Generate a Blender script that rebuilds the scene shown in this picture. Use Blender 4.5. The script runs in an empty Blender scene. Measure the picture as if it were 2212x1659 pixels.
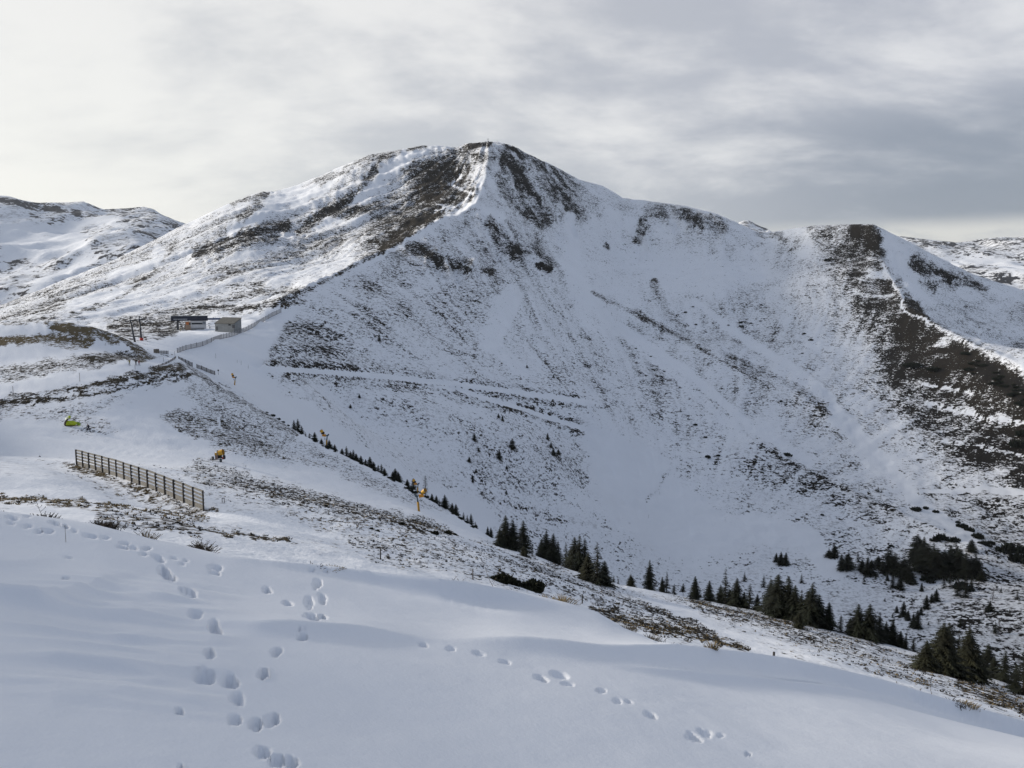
import bpy, bmesh, math, random
import numpy as np
from mathutils import Vector, Matrix

random.seed(7)
SC = bpy.context.scene
COL = SC.collection
R = math.radians

# ---------------------------------------------------------------- camera
CX, CY, FPX = 1106.0, 829.5, 1805.0          # reading frame of the photograph (2212 x 1659) and focal length in it
PITCH = R(6.0)
CAM_Z = 1.7
cam_d = bpy.data.cameras.new("camera")
cam = bpy.data.objects.new("camera", cam_d)
COL.objects.link(cam)
cam.location = (0, 0, CAM_Z)
cam.rotation_euler = (R(90) - PITCH, 0, 0)
cam_d.sensor_fit = 'HORIZONTAL'
cam_d.sensor_width = 36.0
cam_d.lens = 18.0 / (CX / FPX)
cam_d.clip_start = 0.05
cam_d.clip_end = 40000
SC.camera = cam

# ---------------------------------------------------------------- light
SUN_AZ, SUN_EL = R(-77), R(16.5)               # azimuth from +Y (ahead), negative = left
SUN_STRENGTH, SKY_STRENGTH, EXPOSURE = 1.5, 0.05, 1.65
sd = bpy.data.lights.new("sun", 'SUN')
sun = bpy.data.objects.new("sun", sd)
COL.objects.link(sun)
sd.energy = SUN_STRENGTH
sd.angle = R(11)
sd.color = (1.0, 0.93, 0.83)
sdir = Vector((math.sin(SUN_AZ) * math.cos(SUN_EL), math.cos(SUN_AZ) * math.cos(SUN_EL), math.sin(SUN_EL)))
sun.rotation_euler = (-sdir).to_track_quat('-Z', 'Y').to_euler()


class NT:
    """Small helper around a node tree."""
    def __init__(self, tree):
        self.t = tree
        tree.nodes.clear()

    def n(self, typ, **kw):
        nd = self.t.nodes.new(typ)
        for k, v in kw.items():
            if k.startswith('i_'):
                nd.inputs[k[2:].replace('_', ' ')].default_value = v
            else:
                setattr(nd, k, v)
        return nd

    def l(self, a, b):
        self.t.links.new(a, b)

    def _set(self, sock, v):
        if isinstance(v, (int, float)):
            sock.default_value = v
        elif isinstance(v, (tuple, list)):
            sock.default_value = tuple(v)
        else:
            self.l(v, sock)

    def math(self, op, a, b=0.0, c=0.0, clamp=False):
        nd = self.t.nodes.new('ShaderNodeMath')
        nd.operation = op
        nd.use_clamp = clamp
        for i, v in enumerate((a, b, c)):
            self._set(nd.inputs[i], v)
        return nd.outputs[0]

    def mix(self, f, a, b):
        nd = self.t.nodes.new('ShaderNodeMix')
        nd.data_type = 'RGBA'
        self._set(nd.inputs['Factor'], f)
        for nm, v in ((6, a), (7, b)):
            if isinstance(v, (tuple, list)):
                v = tuple(v) + ((1.0,) if len(v) == 3 else ())
            self._set(nd.inputs[nm], v)
        return nd.outputs[2]

    def mapr(self, v, a, b, c=0.0, d=1.0, smooth=True):
        nd = self.t.nodes.new('ShaderNodeMapRange')
        nd.interpolation_type = 'SMOOTHSTEP' if smooth else 'LINEAR'
        for i, x in enumerate((v, a, b, c, d)):
            self._set(nd.inputs[i], x)
        return nd.outputs[0]

    def noise(self, vec, scale, detail=4.0, rough=0.55, dist=0.0):
        nd = self.t.nodes.new('ShaderNodeTexNoise')
        nd.inputs['Scale'].default_value = scale
        nd.inputs['Detail'].default_value = detail
        nd.inputs['Roughness'].default_value = rough
        nd.inputs['Distortion'].default_value = dist
        self.l(vec, nd.inputs['Vector'])
        return nd.outputs['Fac']

    def mapping(self, vec, loc=(0, 0, 0), rot=(0, 0, 0), scale=(1, 1, 1)):
        nd = self.t.nodes.new('ShaderNodeMapping')
        nd.inputs['Location'].default_value = loc
        nd.inputs['Rotation'].default_value = rot
        nd.inputs['Scale'].default_value = scale
        self.l(vec, nd.inputs['Vector'])
        return nd.outputs[0]


# ---------------------------------------------------------------- sky: high grey overcast over a Nishita sky
world = bpy.data.worlds.new("World")
SC.world = world
world.use_nodes = True
w = NT(world.node_tree)
out = w.n('ShaderNodeOutputWorld')
bg = w.n('ShaderNodeBackground')
bg.inputs['Strength'].default_value = SKY_STRENGTH
w.l(bg.outputs[0], out.inputs[0])
sky = w.n('ShaderNodeTexSky', sky_type='NISHITA', sun_disc=False, sun_elevation=SUN_EL, sun_rotation=SUN_AZ)
tc = w.n('ShaderNodeTexCoord')
dirv = tc.outputs['Generated']
sep = w.n('ShaderNodeSeparateXYZ')
w.l(dirv, sep.inputs[0])
X, Y, Z = sep.outputs
den = w.math('ADD', w.math('MAXIMUM', Z, 0.0), 0.32)
comb = w.n('ShaderNodeCombineXYZ')
w.l(w.math('DIVIDE', X, den), comb.inputs[0])
w.l(w.math('DIVIDE', Y, den), comb.inputs[1])
plane = comb.outputs[0]
m1 = w.mapping(plane, rot=(0, 0, R(16)), scale=(0.9, 1.1, 1))
n1 = w.noise(m1, 1.15, 10, 0.60, 0.30)                   # broad stratus sheets
m2 = w.mapping(plane, loc=(3.7, 1.1, 0), rot=(0, 0, R(12)), scale=(0.95, 1.5, 1))
n2 = w.noise(m2, 2.1, 10, 0.60, 0.2)                    # layered banks
cl = w.math('ADD', w.math('MULTIPLY', n1, 0.58), w.math('MULTIPLY', n2, 0.42))
side = w.mapr(X, -0.75, 0.75)                           # thin bright cloud on the sun's side, heavier cloud away from it
thick = w.mapr(w.math('ADD', cl, w.math('MULTIPLY', w.math('SUBTRACT', side, 0.5), 0.10)), 0.40, 0.58)
bright = w.mix(side, (5.8, 5.7, 5.5), (5.3, 5.3, 5.4))
dark = w.mix(side, (4.1, 4.15, 4.25), (2.8, 2.95, 3.4))
cloud = w.mix(thick, bright, dark)
# overhead and behind the cloud deck is deeper
back = w.mapr(w.math('ADD', w.math('MULTIPLY', Z, 0.9), w.math('MULTIPLY', Y, -0.45)), -0.10, 0.75)
cloud = w.mix(w.math('MULTIPLY', back, 0.68), cloud, (0.98, 1.48, 2.5))
# slate-blue cloud bank low on the right, streaked, thinning left
az = w.math('ARCTAN2', X, Y)
el = w.math('ARCSINE', Z)
bank = w.math('MULTIPLY', w.mapr(az, 0.10, 0.50), w.math('SUBTRACT', 1.0, w.mapr(w.math('ABSOLUTE', w.math('SUBTRACT', el, 0.125)), 0.035, 0.105)))
bankv = w.math('MULTIPLY', bank, w.mapr(cl, 0.38, 0.56, 0.35, 1.0))
cloud = w.mix(w.math('MULTIPLY', bankv, 0.92), cloud, (1.7, 1.92, 2.35))
# gap of lighter cloud just above the right horizon
gap = w.math('MULTIPLY', w.mapr(az, 0.15, 0.40), w.math('SUBTRACT', 1.0, w.mapr(w.math('ABSOLUTE', w.math('SUBTRACT', el, 0.062)), 0.004, 0.026)))
cloud = w.mix(w.math('MULTIPLY', gap, w.mapr(n2, 0.40, 0.54, 0.25, 0.95)), cloud, (4.7, 4.65, 4.5))
# warm glow low on the left where the sun stands behind thin cloud
glow = w.math('MULTIPLY', w.mapr(az, -0.05, -0.75), w.math('SUBTRACT', 1.0, w.mapr(el, 0.05, 0.45)))
cloud = w.mix(w.math('MULTIPLY', glow, 0.7), cloud, (6.4, 6.25, 5.85))
final = w.mix(0.90, sky.outputs[0], cloud)
w.l(final, bg.inputs['Color'])

vs = SC.view_settings
vs.view_transform = 'Standard'
vs.look = 'None'
vs.gamma = 1
vs.exposure = EXPOSURE
vs.use_curve_mapping = False
SC.cycles.max_bounces = 6
SC.cycles.diffuse_bounces = 3
SC.cycles.use_denoising = True
SC.render.engine = 'CYCLES'

# ---------------------------------------------------------------- pixel <-> direction (to survey the place from the photograph)
SP, CP = math.sin(PITCH), math.cos(PITCH)


def px2dir(x, y):
    dx, dz = np.asarray(x, float) - CX, CY - np.asarray(y, float)
    vx, vy, vz = dx, FPX * CP + dz * SP, -FPX * SP + dz * CP
    return np.arctan2(vx, vy), vz / np.hypot(vx, vy)


def world2px(x, y, z):
    z = z - CAM_Z
    f = y * CP - z * SP
    u = y * SP + z * CP
    f = np.where(f > 1e-3, f, 1e-3)
    return CX + FPX * x / f, CY - FPX * u / f


def _hash(ix, iy, seed):
    h = (ix.astype(np.int64) * 374761393 + iy.astype(np.int64) * 668265263 + seed * 1442695041) & 0xffffffff
    h = ((h ^ (h >> 13)) * 1274126177) & 0xffffffff
    return ((h ^ (h >> 16)) & 0xffff) / 65535.0


def vnoise(x, y, seed=0):
    ix, iy = np.floor(x), np.floor(y)
    fx, fy = x - ix, y - iy
    fx, fy = fx * fx * fx * (fx * (fx * 6 - 15) + 10), fy * fy * fy * (fy * (fy * 6 - 15) + 10)
    a, b = _hash(ix, iy, seed), _hash(ix + 1, iy, seed)
    c, d = _hash(ix, iy + 1, seed), _hash(ix + 1, iy + 1, seed)
    return (a + (b - a) * fx) * (1 - fy) + (c + (d - c) * fx) * fy


def fbm(x, y, oct=4, seed=0, gain=0.5):
    s, a, n = 0.0, 1.0, 0.0
    for i in range(oct):
        ca, sa = math.cos(0.7 * i), math.sin(0.7 * i)
        s = s + a * (vnoise((x * ca - y * sa) * 2 ** i, (x * sa + y * ca) * 2 ** i, seed + i * 17) - 0.5)
        n += a
        a *= gain
    return s / n * 2


def ridged(x, y, oct=4, seed=0):
    s, a, n = 0.0, 1.0, 0.0
    for i in range(oct):
        s = s + a * (1 - np.abs(vnoise(x * 2 ** i, y * 2 ** i, seed + i * 31) * 2 - 1))
        n += a
        a *= 0.5
    return s / n


def sstep(a, b, x):
    t = np.clip((x - a) / (b - a), 0, 1)
    return t * t * (3 - 2 * t)


class TPS:
    def __init__(self, p, v, lam=1e-4):
        self.p = np.asarray(p, float)
        n = len(self.p)
        K = self._k(self.p)
        P = np.c_[np.ones(n), self.p]
        A = np.zeros((n + 3, n + 3))
        A[:n, :n] = K + lam * np.eye(n)
        A[:n, n:] = P
        A[n:, :n] = P.T
        self.w = np.linalg.solve(A, np.r_[v, 0, 0, 0])

    def _k(self, q):
        d2 = ((q[:, None, :] - self.p[None, :, :]) ** 2).sum(-1)
        return 0.5 * d2 * np.log(d2 + 1e-12)

    def __call__(self, q):
        out = np.empty(len(q))
        for i in range(0, len(q), 20000):
            c = q[i:i + 20000]
            out[i:i + 20000] = self._k(c) @ self.w[:-3] + self.w[-3] + c @ self.w[-2:]
        return out


def upsample(C, c0, s0, c1, s1):
    """bicubic-ish (two-pass Catmull-Rom) resample of a coarse grid C[c0,s0] to c1 x s1"""
    def cr(A, x0, x1):
        n = len(x0)
        u = np.interp(x1, x0, np.arange(n))
        i = np.clip(np.floor(u).astype(int), 0, n - 2)
        f = (u - i)[:, None]
        p0, p1, p2, p3 = A[np.clip(i - 1, 0, n - 1)], A[i], A[i + 1], A[np.clip(i + 2, 0, n - 1)]
        return p1 + 0.5 * f * (p2 - p0 + f * (2 * p0 - 5 * p1 + 4 * p2 - p3 + f * (3 * (p1 - p2) + p3 - p0)))
    return cr(cr(C, c0, c1).T, s0, s1).T


class Layer:
    """A patch of terrain on a grid of bearings and (log) distances from the viewpoint; slope tangent T -> height."""
    def __init__(self, name, pts, r0, r1, na, nr, amax=39, lam=1e-4, coarse=(160, 140)):
        self.name = name
        P, V = [], []
        for x, y, r in pts:
            th, t = px2dir(x, y)
            P.append((float(th), math.log(r)))
            V.append(float(t))
        self.ctrl = (P, V)
        self.th = np.radians(np.linspace(-amax, amax, na))
        self.s = np.linspace(math.log(r0), math.log(r1), nr)
        tps = TPS(P, V, lam)
        c0, s0 = np.linspace(self.th[0], self.th[-1], coarse[0]), np.linspace(self.s[0], self.s[-1], coarse[1])
        G = np.stack(np.meshgrid(c0, s0, indexing='ij'), -1).reshape(-1, 2)
        self.T = upsample(tps(G).reshape(coarse), c0, s0, self.th, self.s)
        self.r = np.exp(self.s)
        self.refresh()

    def refresh(self):
        self.RR = np.broadcast_to(self.r[None, :], self.T.shape)
        self.X = np.sin(self.th)[:, None] * self.r[None, :]
        self.Y = np.cos(self.th)[:, None] * self.r[None, :]
        self.Zz = CAM_Z + self.T * self.RR

    def addz(self, dz):
        self.T = self.T + dz / self.RR
        self.refresh()

    def skyline(self, line, s_lo, s_hi, rpk=None):
        """lift or lower the crest so the highest angle of every bearing follows the surveyed crest line"""
        th, t = px2dir([p[0] for p in line], [p[1] for p in line])
        tgt = np.interp(self.th, th, t)
        m = (self.s >= s_lo)
        for it in range(3):
            Tm = np.where(m[None, :], self.T, -9)
            d = tgt - Tm.max(1)
            if it < 2:
                k = np.hanning(31)
                d = np.convolve(np.pad(d, 15, mode='edge'), k / k.sum(), 'valid')
            if it == 2:
                pk = self.s[Tm.argmax(1)][:, None]
                wgt = sstep(pk - 0.10, pk - 0.01, self.s[None, :])
            elif rpk is None:
                wgt = sstep(s_lo, s_hi, self.s)[None, :]
            else:
                lr = np.log(np.interp(self.th, th, rpk))[:, None]
                wgt = sstep(lr - (s_hi - s_lo), lr, self.s[None, :])
            self.T = self.T + d[:, None] * wgt
        self.refresh()

    def tat(self, th, s):
        u = np.interp(th, self.th, np.arange(len(self.th)))
        v = np.interp(s, self.s, np.arange(len(self.s)))
        i, j = int(min(u, len(self.th) - 2)), int(min(v, len(self.s) - 2))
        a, b = u - i, v - j
        T = self.T
        return (T[i, j] * (1 - a) + T[i + 1, j] * a) * (1 - b) + (T[i, j + 1] * (1 - a) + T[i + 1, j + 1] * a) * b

    def height(self, x, y):
        r = math.hypot(x, y)
        return CAM_Z + r * float(self.tat(math.atan2(x, y), math.log(r)))

    def hit(self, x, y):
        """point of this patch seen at photograph position (x, y); falls to the crest when the line passes just above it"""
        th, t = px2dir(x, y)
        th, t = float(th), float(t)
        u = np.interp(th, self.th, np.arange(len(self.th)))
        i = int(min(u, len(self.th) - 2))
        a = u - i
        col = self.T[i] * (1 - a) + self.T[i + 1] * a
        k = np.argmax(col >= t) if (col >= t).any() else int(np.argmax(col))
        if k == 0:
            s = self.s[0]
        elif col[k] >= t:
            f = (t - col[k - 1]) / (col[k] - col[k - 1] + 1e-12)
            s = self.s[k - 1] + f * (self.s[k] - self.s[k - 1])
        else:
            s = self.s[k]
        r = math.exp(s)
        tt = float(np.interp(s, self.s, col))
        return Vector((r * math.sin(th), r * math.cos(th), CAM_Z + tt * r))

    def build(self, mat, attrs):
        na, nr = self.T.shape
        co = np.stack([self.X, self.Y, self.Zz], -1).reshape(-1, 3).astype(np.float32)
        idx = np.arange(na * nr).reshape(na, nr)
        q = np.stack([idx[:-1, :-1], idx[1:, :-1], idx[1:, 1:], idx[:-1, 1:]], -1).reshape(-1, 4)
        me = bpy.data.meshes.new(self.name)
        me.vertices.add(len(co))
        me.vertices.foreach_set('co', co.ravel())
        me.loops.add(q.size)
        me.loops.foreach_set('vertex_index', q.ravel().astype(np.int32))
        me.polygons.add(len(q))
        me.polygons.foreach_set('loop_start', np.arange(0, q.size, 4, dtype=np.int32))
        me.polygons.foreach_set('loop_total', np.full(len(q), 4, dtype=np.int32))
        me.polygons.foreach_set('use_smooth', np.ones(len(q), dtype=bool))
        me.update(calc_edges=True)
        for k, v in attrs.items():
            at = me.attributes.new(k, 'FLOAT', 'POINT')
            at.data.foreach_set('value', v.ravel().astype(np.float32))
        me.materials.append(mat)
        ob = bpy.data.objects.new(self.name, me)
        COL.objects.link(ob)
        ob['kind'] = 'structure'
        return ob


def seg_dist(px, py, poly, closed=False):
    d = np.full(px.shape, 1e9)
    n = len(poly)
    for i in range(n if closed else n - 1):
        ax, ay = poly[i]
        bx, by = poly[(i + 1) % n]
        vx, vy = bx - ax, by - ay
        L = vx * vx + vy * vy + 1e-9
        u = np.clip(((px - ax) * vx + (py - ay) * vy) / L, 0, 1)
        d = np.minimum(d, np.hypot(px - ax - u * vx, py - ay - u * vy))
    return d


def inside(px, py, poly):
    c = np.zeros(px.shape, bool)
    n = len(poly)
    for i in range(n):
        ax, ay = poly[i]
        bx, by = poly[(i + 1) % n]
        cond = (ay > py) != (by > py)
        c ^= cond & (px < (bx - ax) * (py - ay) / (by - ay + 1e-9) + ax)
    return c


def paint(lay, base, shapes, wob=6.0, wsc=18.0, seed=3):
    """plant cover of a patch: how much grass and dwarf shrub shows through the snow at each vertex (a survey, per ground point)"""
    px, py = world2px(lay.X, lay.Y, lay.Zz)
    px = px + wob * fbm(px / wsc, py / wsc, 3, seed) * 2
    py = py + wob * fbm(px / wsc + 40, py / wsc, 3, seed + 9) * 1.4
    G = np.array(np.broadcast_to(base[0], px.shape), float)
    Tn = np.array(np.broadcast_to(base[1], px.shape), float)
    for kind, pts, g, tone, ft in shapes:
        xs, ys = [p[0] for p in pts], [p[1] for p in pts]
        pad = ft * 2.5 + 4
        m = (px > min(xs) - pad) & (px < max(xs) + pad) & (py > min(ys) - pad) & (py < max(ys) + pad)
        if not m.any():
            continue
        qx, qy = px[m], py[m]
        if kind == 'p':
            d = seg_dist(qx, qy, pts, True)
            sd_ = np.where(inside(qx, qy, pts), d, -d)
            wgt = sstep(-ft, ft, sd_)
        else:
            wgt = 1 - sstep(ft * 0.45, ft * 1.35, seg_dist(qx, qy, pts))
        G[m] = G[m] + (g - G[m]) * wgt
        if tone is not None:
            Tn[m] = Tn[m] + (tone - Tn[m]) * wgt
    return G, Tn


# ---------------------------------------------------------------- ground materials
def ground_mat(name, s1, s2, s3, bump, edge=0.022, dark=(0.030, 0.027, 0.021), straw=(0.13, 0.10, 0.055), aniso=(1, 1, 1), snow=(0.80, 0.815, 0.84), k=(0.80, 0.60), vl=0.34):
    m = bpy.data.materials.new(name)
    m.use_nodes = True
    t = NT(m.node_tree)
    o = t.n('ShaderNodeOutputMaterial')
    b = t.n('ShaderNodeBsdfPrincipled')
    t.l(b.outputs[0], o.inputs[0])
    ga = t.n('ShaderNodeAttribute', attribute_name='grass').outputs['Fac']
    ta = t.n('ShaderNodeAttribute', attribute_name='tone').outputs['Fac']
    co = t.n('ShaderNodeTexCoord').outputs['Object']
    v = t.mapping(co, scale=aniso)
    na = t.noise(v, s1, 3, 0.55, 0.3)
    nb = t.noise(v, s2, 3, 0.55, 0.2)
    nc = t.noise(v, s3, 3, 0.6)
    n = t.math('ADD', t.math('ADD', t.math('MULTIPLY', na, 0.26), t.math('MULTIPLY', nb, 0.36)), t.math('MULTIPLY', nc, 0.38))
    n = t.math('MULTIPLY_ADD', t.math('SUBTRACT', n, 0.5), 2.1, 0.5)
    th = t.math('MULTIPLY_ADD', ga, -k[1], k[0])
    d = t.math('SUBTRACT', n, th)
    mask = t.mapr(d, -edge, edge)
    mask = t.math('MULTIPLY', mask, t.mapr(ga, 0.02, 0.12))
    # half-buried stubble: a thin veil of stalks round the open patches
    nd = t.math('MULTIPLY_ADD', t.math('SUBTRACT', t.math('ADD', t.math('MULTIPLY', nb, 0.45), t.math('MULTIPLY', nc, 0.55)), 0.5), 2.3, 0.5)
    veil = t.math('MULTIPLY', t.mapr(t.math('SUBTRACT', nd, t.math('SUBTRACT', th, 0.13)), -0.05, 0.13), t.mapr(ga, 0.06, 0.34, 0.0, vl))
    gv = t.noise(co, s2 * 1.7, 4, 0.6)
    tone = t.math('ADD', t.math('MULTIPLY', ta, 0.9), t.math('MULTIPLY', t.math('SUBTRACT', gv, 0.5), 0.9), clamp=True)
    gcol = t.mix(tone, dark, straw)
    # thin snow between the stalks: partly covered ground
    dust = t.mapr(t.noise(co, s3 * 1.9, 3, 0.6), 0.56, 0.70, 0.0, 0.07)
    gcol = t.mix(dust, gcol, (0.42, 0.42, 0.42))
    sv = t.mix(t.noise(co, s1 * 0.35, 4, 0.6), tuple(c * 0.95 for c in snow), tuple(min(1, c * 1.05) for c in snow))
    vcol = t.mix(tone, (0.10, 0.092, 0.088), (0.17, 0.14, 0.10))
    t.l(t.mix(mask, t.mix(veil, sv, vcol), gcol), b.inputs['Base Color'])
    b.inputs['Roughness'].default_value = 0.75
    b.inputs['Specular IOR Level'].default_value = 0.03
    h = t.math('ADD', t.math('MULTIPLY', mask, 0.8), t.math('MULTIPLY', nc, 0.5))
    bp = t.n('ShaderNodeBump')
    bp.inputs['Strength'].default_value = 0.55
    bp.inputs['Distance'].default_value = bump
    t.l(h, bp.inputs['Height'])
    t.l(bp.outputs[0], b.inputs['Normal'])
    return m


MAT_FAR = ground_mat('snow_and_heather_far', 0.06, 0.30, 0.70, 0.8, dark=(0.014, 0.013, 0.012), straw=(0.050, 0.037, 0.021), aniso=(0.85, 0.85, 2.2))
MAT_MID = ground_mat('snow_and_heather_near', 0.26, 1.0, 2.6, 0.20, dark=(0.016, 0.0145, 0.012), aniso=(1.15, 0.45, 1), k=(0.835, 0.62), vl=0.60)
MAT_DIST = ground_mat('snow_and_rock_distant', 0.006, 0.022, 0.07, 6.0, dark=(0.05, 0.05, 0.055), straw=(0.08, 0.07, 0.06))

# ---------------------------------------------------------------- the mountain with its bowl
SKY_F = [(-200, 735), (0, 660), (50, 640), (150, 600), (250, 560), (350, 510), (400, 484), (450, 460), (500, 437), (540, 421), (565, 414), (590, 413), (640, 401), (690, 380), (740, 358),
         (800, 334), (850, 326), (905, 315), (950, 315), (985, 319), (1010, 310), (1053, 305), (1085, 309), (1105, 313), (1130, 327), (1165, 344), (1200, 360), (1250, 388), (1300, 401), (1325, 415), (1345, 428),
         (1400, 434), (1480, 445), (1550, 463), (1600, 485), (1640, 503), (1670, 501), (1710, 494), (1760, 487), (1850, 484), (1885, 485), (1905, 494), (1950, 516), (2010, 547), (2100, 592), (2212, 628), (2420, 690)]
PTS_F = [
    # crest line, left to right
    (-150, 715, 900), (0, 660, 950), (150, 600, 1050), (250, 560, 1120), (350, 510, 1220), (500, 437, 1380), (640, 401, 1450), (740, 358, 1500), (850, 326, 1540), (950, 315, 1550),
    (1055, 305, 1500), (1105, 313, 1530), (1200, 360, 1580), (1340, 427, 1640), (1480, 445, 1680), (1600, 485, 1720), (1700, 495, 1650), (1780, 487, 1560), (1885, 485, 1500), (1950, 516, 1560), (2100, 592, 1650), (2300, 655, 1700),
    # left face
    (1000, 360, 1420), (950, 400, 1350), (900, 440, 1260), (850, 400, 1380), (800, 400, 1380), (700, 420, 1340), (700, 480, 1190), (800, 480, 1160), (700, 550, 980), (780, 545, 960), (600, 480, 1230), (500, 520, 1080), (500, 590, 880), (600, 580, 880),
    (400, 540, 1080), (400, 610, 860), (300, 590, 980), (300, 640, 820), (200, 640, 850), (100, 660, 830), (0, 690, 780), (-120, 740, 720), (450, 660, 700), (550, 645, 720), (640, 622, 740), (350, 680, 680), (200, 690, 690), (100, 700, 690),
    # front ridge
    (600, 664, 650), (650, 640, 700), (700, 610, 760), (800, 560, 880), (900, 505, 1010), (960, 470, 1090), (1030, 440, 1180), (1045, 400, 1290), (1053, 350, 1400),
    # saddle and its snow field
    (500, 706, 580), (410, 716, 545), (320, 722, 520), (250, 728, 520), (100, 735, 480), (-100, 760, 430), (300, 742, 410), (385, 765, 350), (450, 735, 440), (550, 690, 590),
    (420, 775, 345), (500, 765, 430), (560, 738, 520), (620, 700, 610), (560, 795, 420), (508, 832, 335), (470, 812, 318), (600, 850, 385), (650, 905, 355), (620, 800, 430),
    # bowl, front flank under the ridge
    (650, 740, 560), (720, 700, 640), (800, 640, 740), (800, 720, 640), (800, 805, 560), (900, 600, 860), (900, 700, 730), (900, 820, 600), (1000, 540, 980), (1000, 640, 860), (1000, 740, 740), (1000, 835, 630),
    (1100, 480, 1180), (1090, 560, 1060), (1120, 620, 960), (1150, 720, 850), (1150, 850, 690), (1270, 870, 720), (1100, 420, 1320), (1150, 430, 1370), (1180, 520, 1230),
    (750, 900, 480), (850, 980, 430), (900, 900, 520), (1000, 950, 520), (1000, 1030, 470), (1150, 950, 590), (1150, 1060, 520), (1100, 1120, 460), (1300, 1000, 650), (1300, 1150, 520), (1450, 1130, 600), (1450, 960, 740),
    (1300, 1230, 470), (1450, 1220, 520), (1600, 1150, 590), (1600, 1270, 500), (1700, 1200, 560), (1780, 1290, 500),
    # bowl head wall
    (1250, 430, 1510), (1250, 560, 1230), (1300, 500, 1480), (1300, 650, 1090), (1380, 500, 1540), (1400, 600, 1290), (1400, 720, 1090), (1500, 520, 1540), (1500, 620, 1290), (1500, 720, 1150), (1600, 560, 1500), (1600, 680, 1220), (1700, 580, 1400), (1700, 700, 1180),
    (1280, 630, 1100), (1400, 680, 1120), (1500, 740, 1060), (1600, 790, 980), (1700, 840, 910), (1790, 900, 850), (1450, 760, 1010), (1550, 850, 890), (1650, 920, 820), (1400, 840, 860), (1500, 880, 830),
    (1600, 970, 740), (1750, 1000, 740), (1850, 1060, 690), (1950, 1110, 650), (2080, 1170, 600), (2212, 1240, 570), (1800, 1120, 630), (1950, 1170, 590),
    # right spur
    (1905, 560, 1370), (1940, 640, 1240), (2000, 685, 1160), (2060, 722, 1090), (2130, 758, 1020), (2212, 800, 960), (2350, 880, 880),
    (1820, 560, 1400), (1800, 650, 1230), (1880, 700, 1150), (1850, 780, 1040), (1950, 760, 1070), (1900, 860, 930), (1980, 900, 890), (2100, 860, 930), (2000, 980, 800), (2050, 1060, 720), (2150, 950, 830), (2150, 1080, 710), (2212, 960, 830), (2212, 1130, 680), (2350, 1050, 740),
    # far side of the spur (the next side valley)
    (2000, 650, 1420), (2100, 680, 1400), (2212, 720, 1350), (2060, 610, 1540), (2200, 670, 1500), (2212, 790, 1180), (2120, 740, 1200), (1980, 600, 1440),
    # valley running out to the lower right
    (1900, 1300, 500), (2000, 1250, 545), (2050, 1210, 570), (2150, 1200, 580), (2000, 1380, 440), (2130, 1330, 480), (2212, 1300, 510), (2212, 1440, 430), (2350, 1400, 460), (1850, 1220, 545),
]
for x, y, r in [(-250, 900, 260), (0, 900, 260), (200, 900, 260), (350, 960, 250), (480, 1020, 250), (620, 1120, 250), (760, 1220, 250), (900, 1320, 260), (1100, 1430, 260), (1300, 1520, 270), (1500, 1590, 280), (1700, 1640, 290), (1900, 1690, 290), (2100, 1740, 290), (2400, 1780, 290)]:
    PTS_F.append((x, y, r))
for x, y, r in SKY_F[::4] if False else [(-200, 900, 2400), (100, 800, 2400), (400, 700, 2400), (700, 580, 2400), (1050, 520, 2400), (1400, 620, 2400), (1700, 680, 2400), (2000, 720, 2400), (2350, 800, 2400)]:
    PTS_F.append((x, y, r))
MTN = Layer('mountain', PTS_F, 230, 2400, 880, 430, lam=2e-4)

R_SHAPES = [  # rock and steep broken ground, used for relief
    ('l', [(1100, 325), (1130, 380), (1180, 450), (1225, 470)], 1, None, 45), ('l', [(1060, 490), (1130, 550)], 1, None, 40), ('l', [(940, 565), (1010, 585)], 1, None, 30),
    ('l', [(1160, 350), (1235, 400)], 1, None, 26), ('l', [(1380, 460), (1390, 525)], 1, None, 22), ('l', [(1430, 465), (1560, 500)], 1, None, 25), ('l', [(1960, 560), (2060, 600)], 1, None, 24),
    ('l', [(430, 540), (560, 500), (640, 490)], 0.35, None, 30), ('l', [(700, 430), (860, 350)], 0.25, None, 40), ('l', [(990, 330), (900, 450)], 0.3, None, 60), ('l', [(1165, 575), (1195, 580)], 1, None, 14)]
rockw, _ = paint(MTN, (0, 0), R_SHAPES)
rise = sstep(-170, 60, MTN.Zz)
foot = sstep(430, 620, MTN.RR)
Xm, Ym = MTN.X, MTN.Y
# runnels: on the bowl side they run down towards the bowl floor, on the left face they fan out from the summit
Pb, Ps = MTN.hit(1450, 1130), MTN.hit(1055, 312)
wob_ = fbm(Xm / 140, Ym / 140, 3, 5)
fb, rb_ = np.arctan2(Xm - Pb.x, Ym - Pb.y + 60), np.hypot(Xm - Pb.x, Ym - Pb.y + 60)
fs_, rs_ = np.arctan2(Xm - Ps.x, Ym - Ps.y - 120), np.hypot(Xm - Ps.x, Ym - Ps.y - 120)
bowl_run = ridged(fb * 16 + wob_ * 0.5, rb_ / 420, 4, 11) - 0.5
bowl_fine = ridged(fb * 46 + wob_ * 1.2, rb_ / 160, 3, 12) - 0.5
face_run = ridged(fs_ * 13 + wob_ * 0.6, rs_ / 480, 4, 13) - 0.5
face_fine = ridged(fs_ * 44 + wob_ * 1.4, rs_ / 190, 3, 14) - 0.5
_rx = np.interp(MTN.th, [float(px2dir(q[0], q[1])[0]) for q in ((600, 664), (700, 612), (800, 562), (900, 506), (1028, 441), (1055, 350))], [650, 760, 880, 1010, 1180, 1450])[:, None]
onface = sstep(-20, 60, MTN.RR - _rx) * sstep(R(1.0), R(-2.5), MTN.th)[:, None]
steep = sstep(560, 800, MTN.RR)
run = bowl_run * (1 - onface) + face_run * onface
fine = bowl_fine * (1 - onface) + face_fine * onface
run, fine = run - run.mean(), fine - fine.mean()
bw = 0.42 + 0.58 * onface
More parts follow.
